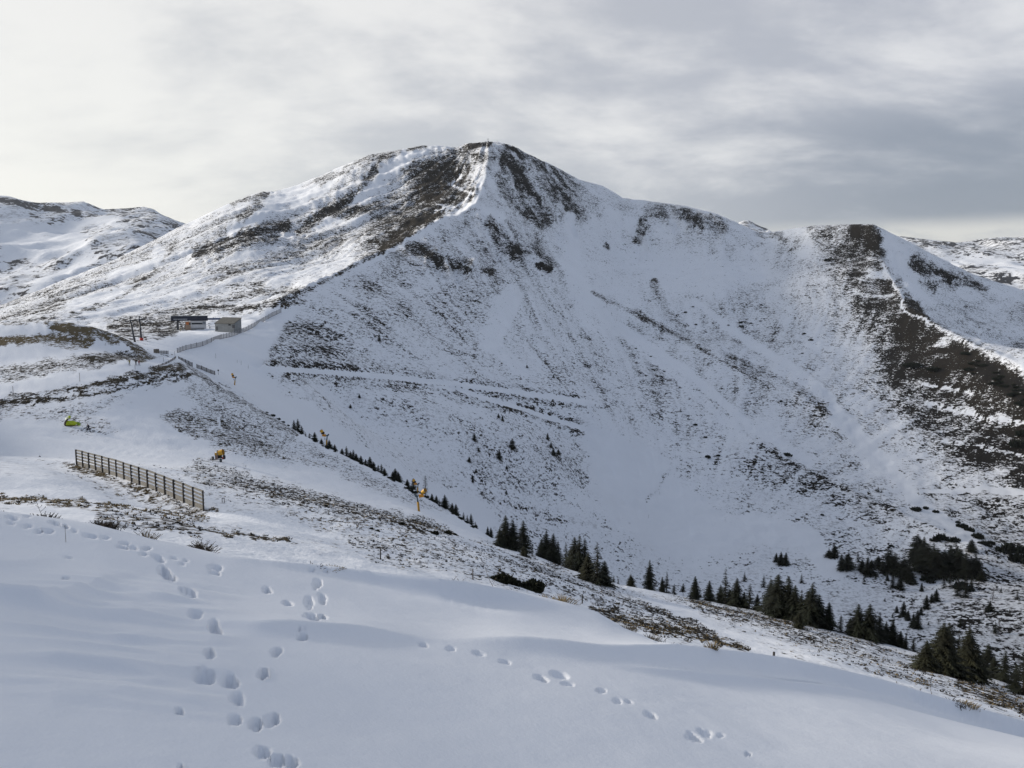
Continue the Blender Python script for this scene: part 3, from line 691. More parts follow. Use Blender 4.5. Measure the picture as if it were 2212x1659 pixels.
_d = np.hypot(HILL.X - FENCE_A.x - _u * _fx, HILL.Y - FENCE_A.y - _u * _fy)
HILL.addz((fence_z(_u) - 0.05 - HILL.Zz) * np.exp(-(_d / 5.0) ** 2))
PISTE = [(470, 1003), (650, 1043), (850, 1095), (1040, 1152)]
M_SHAPES = [
    ('p', [(-300, 1090), (0, 1070), (300, 1120), (600, 1180), (1000, 1240), (1300, 1310), (1620, 1410), (2212, 1560), (2500, 1700), (2500, 1560), (2212, 1480), (1970, 1400), (1500, 1290), (1150, 1195), (1040, 1160), (900, 1160), (700, 1100), (440, 1010), (200, 985), (-200, 985)], 0.20, 0.2, 14),
    # hump
    ('p', [(-200, 800), (20, 785), (130, 762), (330, 768), (335, 780), (200, 798), (60, 815), (-200, 870)], 0.47, 0.12, 10), ('l', [(40, 800), (140, 775), (180, 770)], 0.50, 0.08, 9), ('l', [(190, 775), (330, 775)], 0.66, 0.12, 10), ('p', [(0, 740), (120, 735), (260, 750), (200, 765), (0, 790)], 0.05, 0.2, 10),
    ('l', [(-200, 740), (0, 735), (100, 729), (190, 738)], 0.72, 0.95, 12), ('l', [(120, 704), (180, 714), (250, 732)], 0.80, 1.0, 13), ('l', [(200, 712), (270, 738), (315, 766)], 0.68, 0.65, 9), ('l', [(0, 713), (80, 712), (100, 718)], 0.0, None, 6), ('l', [(0, 699), (60, 697), (110, 696)], 0.5, 0.7, 4), ('l', [(100, 745), (160, 748)], 0.45, 0.8, 6),
    ('l', [(300, 775), (345, 778)], 0.75, 0.55, 6),
    # road
    ('l', [(-200, 872), (0, 842), (100, 823), (200, 806), (300, 790), (360, 779), (385, 775)], 0.0, None, 10),
    # banded slope under the road
    ('p', [(-200, 900), (0, 858), (120, 843), (250, 816), (385, 782), (415, 800), (410, 818), (250, 850), (150, 868), (0, 884), (-200, 930)], 0.63, 0.14, 6), ('l', [(330, 800), (390, 790), (412, 805)], 0.66, 0.30, 8), ('l', [(170, 838), (260, 822)], 0.66, 0.25, 6),
    ('l', [(60, 868), (200, 846), (330, 815), (390, 803)], 0.12, None, 1.8), ('l', [(150, 860), (280, 836), (400, 812)], 0.15, None, 1.6), ('l', [(200, 860), (300, 843), (400, 822)], 0.15, None, 1.6), ('l', [(100, 856), (230, 832)], 0.15, None, 1.4),
    ('p', [(-100, 890), (150, 872), (260, 852), (280, 862), (180, 905), (60, 905), (-100, 920)], 0.30, 0.1, 12),
    ('p', [(410, 815), (480, 838), (560, 890), (640, 940), (800, 1020), (940, 1090), (900, 1090), (760, 1040), (640, 985), (520, 940), (430, 880), (380, 850)], 0.34, 0.12, 12), ('l', [(405, 790), (470, 833), (540, 878), (640, 937)], 0.46, 0.15, 9),
    ('p', [(345, 900), (385, 884), (500, 902), (560, 945), (620, 975), (540, 985), (450, 955), (380, 930)], 0.47, 0.20, 10), ('l', [(478, 898), (475, 918), (455, 928)], 0.05, None, 3), ('p', [(450, 960), (600, 970), (750, 1020), (650, 1010), (500, 985)], 0.30, 0.2, 12), ('p', [(150, 900), (240, 905), (262, 935), (200, 945), (140, 935)], 0.27, 0.05, 9),
    ('l', [(620, 960), (800, 1045), (960, 1110)], 0.26, 0.1, 10),
    # piste
    ('l', PISTE, 0.0, None, 15), ('l', [(-100, 950), (100, 965), (300, 985), (470, 1003)], 0.0, None, 14),
    # heather band above the near slope
    ('l', [(430, 1012), (560, 1050), (700, 1090), (840, 1125), (950, 1152)], 0.35, 0.12, 30), ('l', [(560, 1052), (700, 1088), (850, 1126), (960, 1153)], 0.47, 0.2, 10), ('l', [(500, 1035), (640, 1068)], 0.42, 0.12, 14),
    ('p', [(560, 1090), (900, 1150), (1000, 1170), (900, 1190), (700, 1150)], 0.28, 0.35, 12),
    ('l', [(145, 1003), (200, 1018), (300, 1060), (440, 1105)], 0.50, 0.65, 7), ('l', [(380, 1100), (470, 1108)], 0.5, 0.5, 6), ('p', [(170, 1025), (330, 1080), (440, 1115), (380, 1105), (250, 1070)], 0.28, 0.6, 8),
    ('l', [(0, 1010), (140, 1012)], 0.18, 0.4, 8), ('p', [(-100, 1030), (130, 1030), (260, 1080), (400, 1130), (200, 1090), (-100, 1060)], 0.0, 0.4, 10),
    ('l', [(-100, 1075), (0, 1079), (110, 1082), (260, 1092)], 0.40, 0.75, 10), ('l', [(200, 1092), (300, 1105), (440, 1120)], 0.36, 0.6, 11), ('l', [(220, 1118), (350, 1135), (430, 1152)], 0.42, 0.3, 14), ('l', [(360, 1120), (470, 1150), (540, 1160), (620, 1166)], 0.48, 0.35, 5), ('p', [(440, 1110), (560, 1110), (740, 1160), (600, 1155)], 0.02, 0.4, 10),
    ('p', [(760, 1165), (900, 1160), (1000, 1158), (1150, 1205), (1340, 1280), (1450, 1330), (1620, 1405), (1400, 1380), (1250, 1305), (1000, 1250), (800, 1215)], 0.29, 0.12, 18), ('l', [(1130, 1210), (1250, 1270), (1380, 1320), (1500, 1345)], 0.36, 0.10, 20), ('l', [(1280, 1320), (1400, 1352), (1520, 1372), (1610, 1400)], 0.52, 0.25, 14), ('l', [(1400, 1310), (1480, 1345), (1560, 1365)], 0.54, 0.1, 6),
    ('p', [(1400, 1300), (1480, 1310), (1620, 1390), (1700, 1420), (1640, 1410), (1540, 1360)], 0.04, 0.1, 8),
    ('p', [(1450, 1292), (1600, 1305), (1980, 1405), (2212, 1500), (2500, 1600), (2500, 1700), (2212, 1560), (2050, 1500), (1800, 1420), (1640, 1370), (1540, 1330)], 0.31, 0.15, 14), ('l', [(1500, 1305), (1600, 1330), (1700, 1350)], 0.50, 0.25, 10), ('l', [(2080, 1480), (2160, 1510), (2250, 1545)], 0.52, 0.30, 14), ('l', [(1900, 1450), (2000, 1475)], 0.45, 0.4, 8), ('l', [(1700, 1365), (1900, 1400)], 0.42, 0.1, 12),
]
gM, tM = paint(HILL, (0.06, 0.15), M_SHAPES, wob=7, wsc=22)
gM = np.where(gM > 0.12, gM + (fbm(Xm / 7, Ym / 7, 3, 111) * 0.12) * sstep(0.1, 0.3, gM), gM)
pxm, pym = world2px(HILL.X, HILL.Y, HILL.Zz)
terr = sstep(-6, 6, np.where(inside(pxm, pym, [(-200, 900), (0, 858), (120, 843), (250, 816), (385, 782), (425, 800), (420, 822), (250, 858), (150, 876), (0, 892), (-200, 935)]), 8.0, -8.0))
gM = gM + terr * 0.15 * np.sin((HILL.Zz + 0.35 * fbm(Xm / 6, Ym / 6, 2, 115)) * 2 * math.pi / 1.35)
HILL.build(MAT_MID, {'grass': gM, 'tone': tM})

# ---------------------------------------------------------------- distant ranges
def zq(x, y, ox, oy, k):
    return ((ox + x / k) / 1.82279, (oy + y / k) / 1.82279)


SKY_DL = [(-250, 430)] + [zq(x, y, 0, 700, 1.7015) for x, y in [(0, 118), (60, 123), (150, 150), (250, 168), (330, 165), (420, 166), (480, 163), (560, 158), (590, 170), (620, 183), (690, 212), (740, 208), (860, 204), (920, 196), (970, 194), (1030, 210), (1080, 245), (1160, 280), (1225, 300), (1400, 360)]]
DL = [(x, y, 4200) for x, y in SKY_DL[::2]] + [(0, 470, 3700), (60, 520, 3200), (-200, 520, 3300), (150, 500, 3500), (230, 520, 3000), (0, 600, 2700), (100, 620, 2500), (-200, 650, 2500), (200, 570, 2700), (300, 500, 3100), (380, 520, 3000), (500, 560, 3000), (268, 480, 3350), (250, 500, 3000), (215, 480, 3700), (330, 478, 3500),
     (-200, 700, 5500), (100, 700, 5500), (400, 700, 5500), (0, 760, 2100), (300, 760, 2100)]
RNG_L = Layer('distant_range', DL, 2100, 5500, 300, 150, coarse=(80, 60))
RNG_L.addz((ridged(RNG_L.X / 480, RNG_L.Y / 560, 5, 201) - 0.5) * 105 + fbm(RNG_L.X / 90, RNG_L.Y / 120, 3, 207) * 6)
RNG_L.skyline(SKY_DL, math.log(2600), math.log(3700))
gL, tL = paint(RNG_L, (0.32, 0.1), [('l', [(0, 430), (60, 445), (140, 450)], 0.60, 0.0, 9), ('l', [(160, 457), (170, 460)], 0.7, 0.0, 6), ('l', [(235, 460), (300, 452), (380, 485)], 0.46, 0.2, 9), ('l', [(120, 550), (145, 585)], 0.55, 0.0, 14), ('l', [(255, 470), (290, 470)], 0.5, 0, 5), ('p', [(0, 480), (170, 490), (190, 540), (0, 580)], 0.08, 0, 14), ('l', [(150, 480), (250, 475)], 0.1, 0, 8), ('l', [(290, 500), (350, 515)], 0.5, 0.1, 7), ('l', [(30, 570), (60, 565)], 0.5, 0, 8), ('l', [(80, 620), (200, 560)], 0.1, 0, 12)], wob=4, wsc=12)

SKY_DR = [(1500, 560), (1590, 490)] + [zq(x, y, 2400, 700, 1.3554) for x, y in [(685, 240), (720, 228), (745, 226), (775, 245), (810, 262), (840, 268), (870, 290), (930, 310)]] + [(1750, 530), (1900, 528)] + [zq(x, y, 2400, 700, 1.3554) for x, y in [(1500, 315), (1545, 310), (1620, 320), (1700, 330), (1780, 338), (1860, 345), (1920, 338), (1960, 330), (2040, 322), (2100, 315), (2150, 320), (2212, 312)]] + [(2300, 505), (2500, 520)]
DRp = [(x, y, 5200) for x, y in SKY_DR] + [(1600, 560, 3000), (1800, 600, 3000), (2000, 600, 3200), (2150, 560, 4300), (2212, 600, 3300), (2400, 600, 3300), (2100, 580, 3700), (2300, 560, 4300), (1500, 700, 7000), (1900, 700, 7000), (2300, 700, 7000), (1600, 700, 2500), (2000, 720, 2500), (2400, 720, 2500)]
RNG_R = Layer('distant_range', DRp, 2500, 7000, 300, 150, coarse=(80, 60))
RNG_R.addz((ridged(RNG_R.X / 380, RNG_R.Y / 600, 5, 301) - 0.5) * 80 + fbm(RNG_R.X / 80, RNG_R.Y / 80, 3, 307) * 10)
RNG_R.skyline(SKY_DR, math.log(3200), math.log(4800))
gR, tR = paint(RNG_R, (0.40, 0.1), [('l', [(1960, 520), (2060, 530), (2212, 520)], 0.55, 0.1, 8), ('l', [(2020, 565), (2120, 560), (2212, 580)], 0.10, 0, 10), ('l', [(2150, 600), (2230, 610)], 0.7, 0, 8), ('l', [(1620, 480), (1650, 490)], 0.6, 0.2, 5), ('l', [(2130, 545), (2212, 530)], 0.5, 0.1, 10)], wob=4, wsc=12)
# the two ranges stand at different bearings: keep the left grid left, the right grid right
for L_, gg, tt, cond in ((RNG_L, gL, tL, RNG_L.th < math.radians(-8)), (RNG_R, gR, tR, RNG_R.th > math.radians(4))):
    L_.th = L_.th[cond]
    L_.T = L_.T[cond]
    L_.refresh()
    L_.build(MAT_DIST, {'grass': gg[cond], 'tone': tt[cond]})

# ---------------------------------------------------------------- the snow drift underfoot
EDGE_N = [(-300, 1072, 14.5), (0, 1104, 15), (100, 1116, 15), (200, 1131, 14.8), (330, 1164, 14.4), (470, 1195, 14), (560, 1208, 13.6), (700, 1221, 13.4), (850, 1239, 13.4), (1000, 1255, 13.6), (1150, 1284, 13.8), (1240, 1305, 13.9), (1290, 1322, 13.8), (1350, 1357, 13.2), (1420, 1386, 12.8), (1520, 1398, 12.7), (1620, 1409, 12.6), (1700, 1421, 12.5), (1790, 1440, 12.3), (1900, 1466, 12), (2050, 1511, 11.4), (2212, 1557, 11), (2500, 1640, 10)]


def drift_r(x, y, c, k=0.27):
    """distance at which the line of sight meets the drift: a slope falling to the right (k) and, more and more, ahead (c)"""
    th_, t_ = px2dir(x, y)
    return float(np.clip(1.66 / max(0.09, -float(t_) - k * math.sin(th_) - c * math.cos(th_)), 1.2, 14.5))


EDGE_N = [(x, y, drift_r(x, y, 0.20)) for x, y, r in EDGE_N]
_sm = np.convolve(np.pad([e[2] for e in EDGE_N], 2, mode='edge'), np.ones(5) / 5, 'valid')
EDGE_N = [(e[0], e[1], float(r)) for e, r in zip(EDGE_N, _sm)]
PTS_N = list(EDGE_N)
for x, y, r in EDGE_N:
    th_, t_ = px2dir(x, y)
    z_ = float(t_) * r
    for k, sl in ((1.12, 0.62), (1.5, 0.72), (2.4, 0.75)):
        r2 = r * k
        PTS_N.append(_conv(('b', float(th_), (z_ - (r2 - r) * sl) / r2, r2)))
for x in (-250, 50, 350, 650, 950, 1250, 1550, 1850, 2150, 2400):
    ye = float(np.interp(x, [e[0] for e in EDGE_N], [e[1] for e in EDGE_N]))
    re_ = float(np.interp(x, [e[0] for e in EDGE_N], [e[2] for e in EDGE_N]))
    for f in (0.0, 0.2, 0.42, 0.65, 0.85):
        y = 1659 + (ye - 1659) * f
        if 1659 - ye < 160 and f in (0.2, 0.65):
            continue
        PTS_N.append((x, y, min(drift_r(x, y, 0.10 + 0.10 * f), re_ * (0.55 + 0.45 * f))))
for th_d in (-42, -25, -8, 8, 25, 42):      # the ground at the viewer's own feet
    for r_ in (1.2, 1.9):
        zz = -1.66 - 0.09 * r_ - 0.26 * math.sin(R(th_d)) * r_
        PTS_N.append(_conv(('b', R(th_d), zz / r_, r_)))
DRIFT = Layer('snow_drift', PTS_N, 1.3, 32, 760, 470, amax=43, lam=2e-5, coarse=(150, 150))
DRIFT.skyline([(p[0], p[1]) for p in EDGE_N], math.log(5.5), math.log(8.5), rpk=[p[2] for p in EDGE_N])
SMOOTH = Layer.hit          # survey helper on the drift before small relief is added


def wpoly(pts, lay):
    return [(lambda v: (v.x, v.y))(lay.hit(*p)) for p in pts]


Xn, Yn, Rn = DRIFT.X, DRIFT.Y, DRIFT.RR
px_n, py_n = world2px(Xn, Yn, DRIFT.Zz)
dz = fbm(Xn / 2.6, Yn / 2.6, 3, 401) * 0.055 + fbm(Xn / 0.7, Yn / 0.7, 3, 403) * 0.008
# wind crests: steep towards the viewer, long tail beyond
CRESTS = [([(455, 1205), (560, 1212), (700, 1222), (800, 1235), (950, 1262), (1100, 1286), (1220, 1312)], 0.22, 0.15, 1.1),
          ([(930, 1384), (1050, 1392), (1200, 1408), (1350, 1428), (1500, 1440), (1700, 1458), (1950, 1488), (2250, 1525)], 0.27, 0.20, 1.0),
          ([(420, 1345), (560, 1368), (700, 1375), (820, 1378), (960, 1390)], 0.08, 0.12, 0.7),
          ([(1300, 1440), (1600, 1475), (2000, 1515), (2250, 1540)], 0.06, 0.10, 0.5),
          ([(0, 1300), (80, 1308), (130, 1300), (190, 1280), (235, 1258), (300, 1245)], 0.08, 0.08, 0.25),
          ([(0, 1230), (60, 1228), (150, 1208)], 0.05, 0.12, 0.3)]
for pts, amp, lnear, lfar in CRESTS:
    wp = wpoly(pts, DRIFT)
    d = seg_dist(Xn, Yn, wp)
    tha = [math.atan2(*p) for p in wp]
    rl = np.interp(DRIFT.th, tha, [math.hypot(*p) for p in wp])[:, None]
    endw = sstep(tha[0] - 0.02, tha[0] + 0.12, DRIFT.th)[:, None] * (1 - sstep(tha[-1] - 0.12, tha[-1] + 0.02, DRIFT.th))[:, None]
    if pts[-1][0] > 2200:
        endw = sstep(tha[0] - 0.02, tha[0] + 0.12, DRIFT.th)[:, None] * np.ones_like(endw)
    if pts[0][0] <= 0:
        endw = (1 - sstep(tha[-1] - 0.12, tha[-1] + 0.02, DRIFT.th))[:, None] * np.ones_like(endw)
    far = Rn > rl
    if amp > 0.2:      # these two crests grow towards their right end
        endw = endw * (0.25 + 0.75 * sstep(tha[0], tha[0] + 0.8 * (tha[-1] - tha[0]), DRIFT.th)[:, None])
    dz = dz + endw * amp * np.where(far, np.exp(-(d / lfar)), np.exp(-(d / lnear) ** 1.5))
# wind ripples on the left
rip = sstep(1230, 1300, py_n) * (1 - sstep(1500, 1600, py_n)) * sstep(-100, 200, px_n) * (1 - sstep(420, 560, px_n))
ang = R(28)
u_, v_ = Xn * math.cos(ang) + Yn * math.sin(ang), -Xn * math.sin(ang) + Yn * math.cos(ang)
dz += rip * (ridged(u_ / 1.0, v_ / 0.26, 3, 411) - 0.5) * 0.075
sp2 = sstep(1380, 1480, px_n) * (1 - sstep(2000, 2200, px_n)) * sstep(1540, 1600, py_n)
dz += sp2 * fbm(Xn / 0.5, Yn / 0.3, 3, 413) * 0.02 * 0
EDGE_W = wpoly([(p[0], p[1]) for p in EDGE_N], DRIFT)

# tracks pressed into the snow: (cx, cy, half width, half height, tilt) read in enlarged crops
TR1 = [(65, 178, 45, 11, 10), (140, 172, 22, 6, 5), (55, 207, 26, 6, 5), (140, 226, 38, 6, 5), (200, 250, 26, 7, 3), (250, 248, 35, 10, 8), (285, 205, 42, 12, 15), (335, 225, 25, 10, 25), (378, 246, 20, 9, 10), (465, 275, 50, 11, 12), (535, 282, 32, 9, 5), (635, 310, 33, 7, 5), (625, 333, 30, 8, 10), (680, 335, 28, 10, 15), (750, 337, 28, 9, -5), (733, 366, 22, 9, 8), (805, 380, 28, 10, 15), (820, 395, 35, 14, 25), (893, 388, 22, 4, 5), (955, 400, 18, 3, 5), (850, 465, 50, 24, 35), (885, 488, 20, 18, 30), (965, 560, 50, 25, 20), (1005, 678, 45, 20, 5), (1105, 760, 36, 20, 25), (1072, 878, 36, 36, 0), (1040, 998, 65, 42, 10), (1175, 1020, 60, 38, 15), (1215, 1108, 45, 35, 15), (1205, 1215, 45, 32, 20), (1310, 1240, 42, 36, 0), (1390, 1218, 50, 40, 0), (1345, 1378, 52, 40, 10), (1420, 1425, 45, 38, 0), (1490, 1435, 55, 30, 25), (917, 1172, 28, 16, 5), (925, 1462, 25, 10, 0),
       (1590, 445, 22, 12, 20), (1665, 448, 24, 14, 20), (1625, 515, 22, 40, 0), (1652, 595, 20, 32, -5), (1587, 615, 24, 38, 0), (1600, 690, 55, 16, 10), (1655, 690, 28, 12, 20), (1368, 552, 28, 16, 20), (1475, 618, 32, 16, 20), (1545, 748, 22, 8, 0), (1545, 793, 32, 17, 0), (1415, 864, 38, 26, -15), (1348, 984, 42, 32, -20), (1100, 435, 45, 16, 8), (1100, 465, 35, 12, 10), (930, 418, 15, 4, 5), (2170, 833, 30, 9, 8), (335, 490, 22, 6, 0), (345, 385, 22, 6, 0)]
TR2 = [(245, 503, 36, 12, 8), (405, 523, 36, 13, 3), (570, 550, 40, 13, 15), (718, 600, 42, 14, 15), (930, 693, 52, 20, 20), (1030, 675, 66, 22, 12), (1085, 727, 45, 12, 5), (1278, 767, 32, 15, 5), (1375, 828, 34, 18, 18), (1440, 830, 26, 10, 20), (1560, 905, 50, 20, 22), (1820, 1040, 62, 26, 25), (1880, 1010, 55, 24, 22), (1975, 1027, 25, 12, 10), (2130, 1133, 24, 12, 5)]
prints = [zq(c[0], c[1], 0, 1900, 1.3012) + (c[2] / 1.3012 / 1.8228, c[3] / 1.3012 / 1.8228, c[4], 1.0) for c in TR1] + \
         [zq(c[0], c[1], 1500, 2200, 1.4747) + (c[2] / 1.4747 / 1.8228, c[3] / 1.4747 / 1.8228, c[4], 0.62) for c in TR2]
DRIFT.addz(dz)
DRIFT.skyline([(p[0], p[1]) for p in EDGE_N], math.log(5.5), math.log(7.5), rpk=[p[2] for p in EDGE_N])
dent = np.zeros_like(Xn)
for n_, (cx, cy, hw, hh, tilt, kd) in enumerate(prints):
    c = DRIFT.hit(cx, cy)
    ca, sa = math.cos(R(tilt)), math.sin(R(tilt))
    a = DRIFT.hit(cx + hw * ca, cy + hw * sa) - c
    b = DRIFT.hit(cx - hh * sa, cy + hh * ca) - c
    a, b = Vector((a.x, a.y)), Vector((b.x, b.y))
    a, b = a * 0.88, b * 0.88
    if a.length > 0.6: a = a.normalized() * 0.6
    if b.length > 0.5: b = b.normalized() * 0.5
    det = a.x * b.y - a.y * b.x
    m = (np.abs(Xn - c.x) < 1.0) & (np.abs(Yn - c.y) < 1.0)
    qx, qy = Xn[m] - c.x, Yn[m] - c.y
    u = (qx * b.y - qy * b.x) / det
    v = (a.x * qy - a.y * qx) / det
    rho = np.hypot(u, v) + 0.34 * fbm(u * 1.3 + n_ * 7.3, v * 1.3, 2, 500 + n_)
    size = min(a.length, b.length)
    dep = kd * min(0.082, 0.03 + size * 0.48)
    bowl = dep * (1 - sstep(0.62, 1.08, rho)) * (0.86 + 0.22 * fbm(u * 1.3, v * 1.3, 2, 600 + n_) * 2)
    rim = 0.16 * dep * np.exp(-((rho - 1.16) / 0.14) ** 2) * (0.5 + 0.5 * np.clip(u * 0.6 + v * 0.6, -1, 1))
    dent[m] = np.where(bowl > -dent[m], -bowl, dent[m]) + rim
DRIFT.addz(dent)
DRIFT.addz(fbm(Xn / 0.16, Yn / 0.16, 2, 421) * 0.0022 * (1 - sstep(5, 10, Rn)))

sm = bpy.data.materials.new('drifted_snow')
sm.use_nodes = True
t = NT(sm.node_tree)
o = t.n('ShaderNodeOutputMaterial')
b = t.n('ShaderNodeBsdfPrincipled')
t.l(b.outputs[0], o.inputs[0])
co = t.n('ShaderNodeTexCoord').outputs['Object']
t.l(t.mix(t.noise(co, 0.9, 5, 0.6), (0.775, 0.79, 0.82), (0.84, 0.85, 0.87)), b.inputs['Base Color'])
b.inputs['Roughness'].default_value = 0.7
b.inputs['Specular IOR Level'].default_value = 0.2
bp = t.n('ShaderNodeBump')
bp.inputs['Strength'].default_value = 0.25
bp.inputs['Distance'].default_value = 0.012
t.l(t.math('ADD', t.noise(co, 38, 4, 0.65), t.math('MULTIPLY', t.noise(co, 7, 3, 0.6), 1.5)), bp.inputs['Height'])
t.l(bp.outputs[0], b.inputs['Normal'])
MAT_SNOW = sm
DRIFT.build(MAT_SNOW, {})

# the rest of the slope round the viewer (behind and beside the picture) and the valley floor far below
me = bpy.data.meshes.new('snow_slope')
bm = bmesh.new()
rows = []
for r_ in (0.0, 0.6, 1.25, 2.2, 3.5, 5, 6.5, 8, 9.5, 11, 12.5, 14, 16, 18, 21, 26, 34, 45, 70, 120, 400, 1200, 4000):
    row = []
    for k in range(73):
        th = R(38) + k / 72 * R(284)
        sl, cl_ = math.sin(th), math.cos(th)
        fall = math.exp(-r_ / 60)
        zc = -0.02 - 0.27 * sl * r_ * fall + 0.22 * r_ * max(0, -cl_) * math.exp(-r_ / 300) - 0.10 * r_ * max(0, cl_) * fall - 0.12 * r_ * max(0, sl) * math.exp(-r_ / 900)
        brg = (math.degrees(th) + 180) % 360 - 180            # unseen bank added uphill, left of the viewer, to shade the drift
        zc += 1.45 * float(sstep(5, 12, r_)) * float(sstep(-46, -56, brg) * sstep(-120, -95, brg)) * math.exp(-max(0, r_ - 16) / 25)
        nz_ = 0.06 * float(fbm(np.array([math.sin(th) * r_ / 3]), np.array([math.cos(th) * r_ / 3]), 3, 55)[0]) * min(r_, 8) / 3
        ab = abs(brg)
        if ab < 58:                                            # run into the edge of the drift without a gap
            be, re2 = R(42.5) * (1 if brg > 0 else -1), min(max(r_, 1.35), 31)
            ze = DRIFT.height(math.sin(be) * re2, math.cos(be) * re2) if r_ <= 31 else zc - 12
            if r_ < 1.35:
                ze = zc + (ze - zc) * r_ / 1.35
            wg = float(sstep(58, 43, ab))
            zc = zc * (1 - wg) + ze * wg - 0.25 * float(sstep(42.9, 40.5, ab)) - (0.02 if ab < 43 else 0)
            nz_ *= 1 - wg
        row.append(bm.verts.new((math.sin(th) * r_, math.cos(th) * r_, zc + nz_)))
    rows.append(row)
for i in range(len(rows) - 1):
    for k in range(72):
        try:
            bm.faces.new((rows[i][k], rows[i + 1][k], rows[i + 1][k + 1], rows[i][k + 1]))
        except ValueError:
            pass
for f in bm.faces:
    f.smooth = True
bmesh.ops.remove_doubles(bm, verts=bm.verts, dist=0.001)
bmesh.ops.recalc_face_normals(bm, faces=bm.faces)
bm.to_mesh(me)
me.materials.append(MAT_SNOW)
ob = bpy.data.objects.new('snow_slope', me)
COL.objects.link(ob)
ob['kind'] = 'structure'
me = bpy.data.meshes.new('valley_floor')
bm = bmesh.new()
bmesh.ops.create_circle(bm, cap_ends=True, segments=48, radius=7000)
bm.to_mesh(me)
me.materials.append(MAT_SNOW)
ob = bpy.data.objects.new('valley_floor', me)
ob.location = (0, 0, -520)
COL.objects.link(ob)
ob['kind'] = 'structure'

# ---------------------------------------------------------------- thin cold haze in the air
HAZE = 2.2e-5
hm = bpy.data.materials.new('haze')
hm.use_nodes = True
t = NT(hm.node_tree)
o = t.n('ShaderNodeOutputMaterial')
v = t.n('ShaderNodeVolumePrincipled')
v.inputs['Density'].default_value = HAZE
v.inputs['Color'].default_value = (0.86, 0.92, 1.0, 1)
v.inputs['Anisotropy'].default_value = 0.2
t.l(v.outputs[0], o.inputs['Volume'])
me = bpy.data.meshes.new('haze')
bm = bmesh.new()
bmesh.ops.create_cube(bm, size=1)
bmesh.ops.scale(bm, verts=bm.verts, vec=(15000, 15000, 1100))
bmesh.ops.translate(bm, verts=bm.verts, vec=(0, 0, 29))
bm.to_mesh(me)
me.materials.append(hm)
ob = bpy.data.objects.new('haze', me)
COL.objects.link(ob)
ob['kind'] = 'stuff'
ob.display_type = 'WIRE'

# ================================================================ things
def tag(o, label=None, cat=None, group=None, kind=None):
    if label: o['label'] = label
    if cat: o['category'] = cat
    if group: o['group'] = group
    if kind: o['kind'] = kind
    return o


def mat(name, col, rough=0.6, var=0.12, scale=6.0, metal=0.0, bump=0.0, stretch=(1, 1, 1)):
    m = bpy.data.materials.new(name)
    m.use_nodes = True
    t = NT(m.node_tree)
    o = t.n('ShaderNodeOutputMaterial')
    b = t.n('ShaderNodeBsdfPrincipled')
    t.l(b.outputs[0], o.inputs[0])
    co = t.mapping(t.n('ShaderNodeTexCoord').outputs['Object'], scale=stretch)
    nz = t.noise(co, scale, 4, 0.6)
    lo, hi = tuple(c * (1 - var) for c in col), tuple(min(1, c * (1 + var)) for c in col)
    t.l(t.mix(t.mapr(nz, 0.35, 0.65), lo, hi), b.inputs['Base Color'])
    b.inputs['Roughness'].default_value = rough
    b.inputs['Metallic'].default_value = metal
    b.inputs['Specular IOR Level'].default_value = 0.3
    if bump:
        bp = t.n('ShaderNodeBump')
        bp.inputs['Distance'].default_value = bump
        bp.inputs['Strength'].default_value = 0.6
        t.l(nz, bp.inputs['Height'])
        t.l(bp.outputs[0], b.inputs['Normal'])
    return m


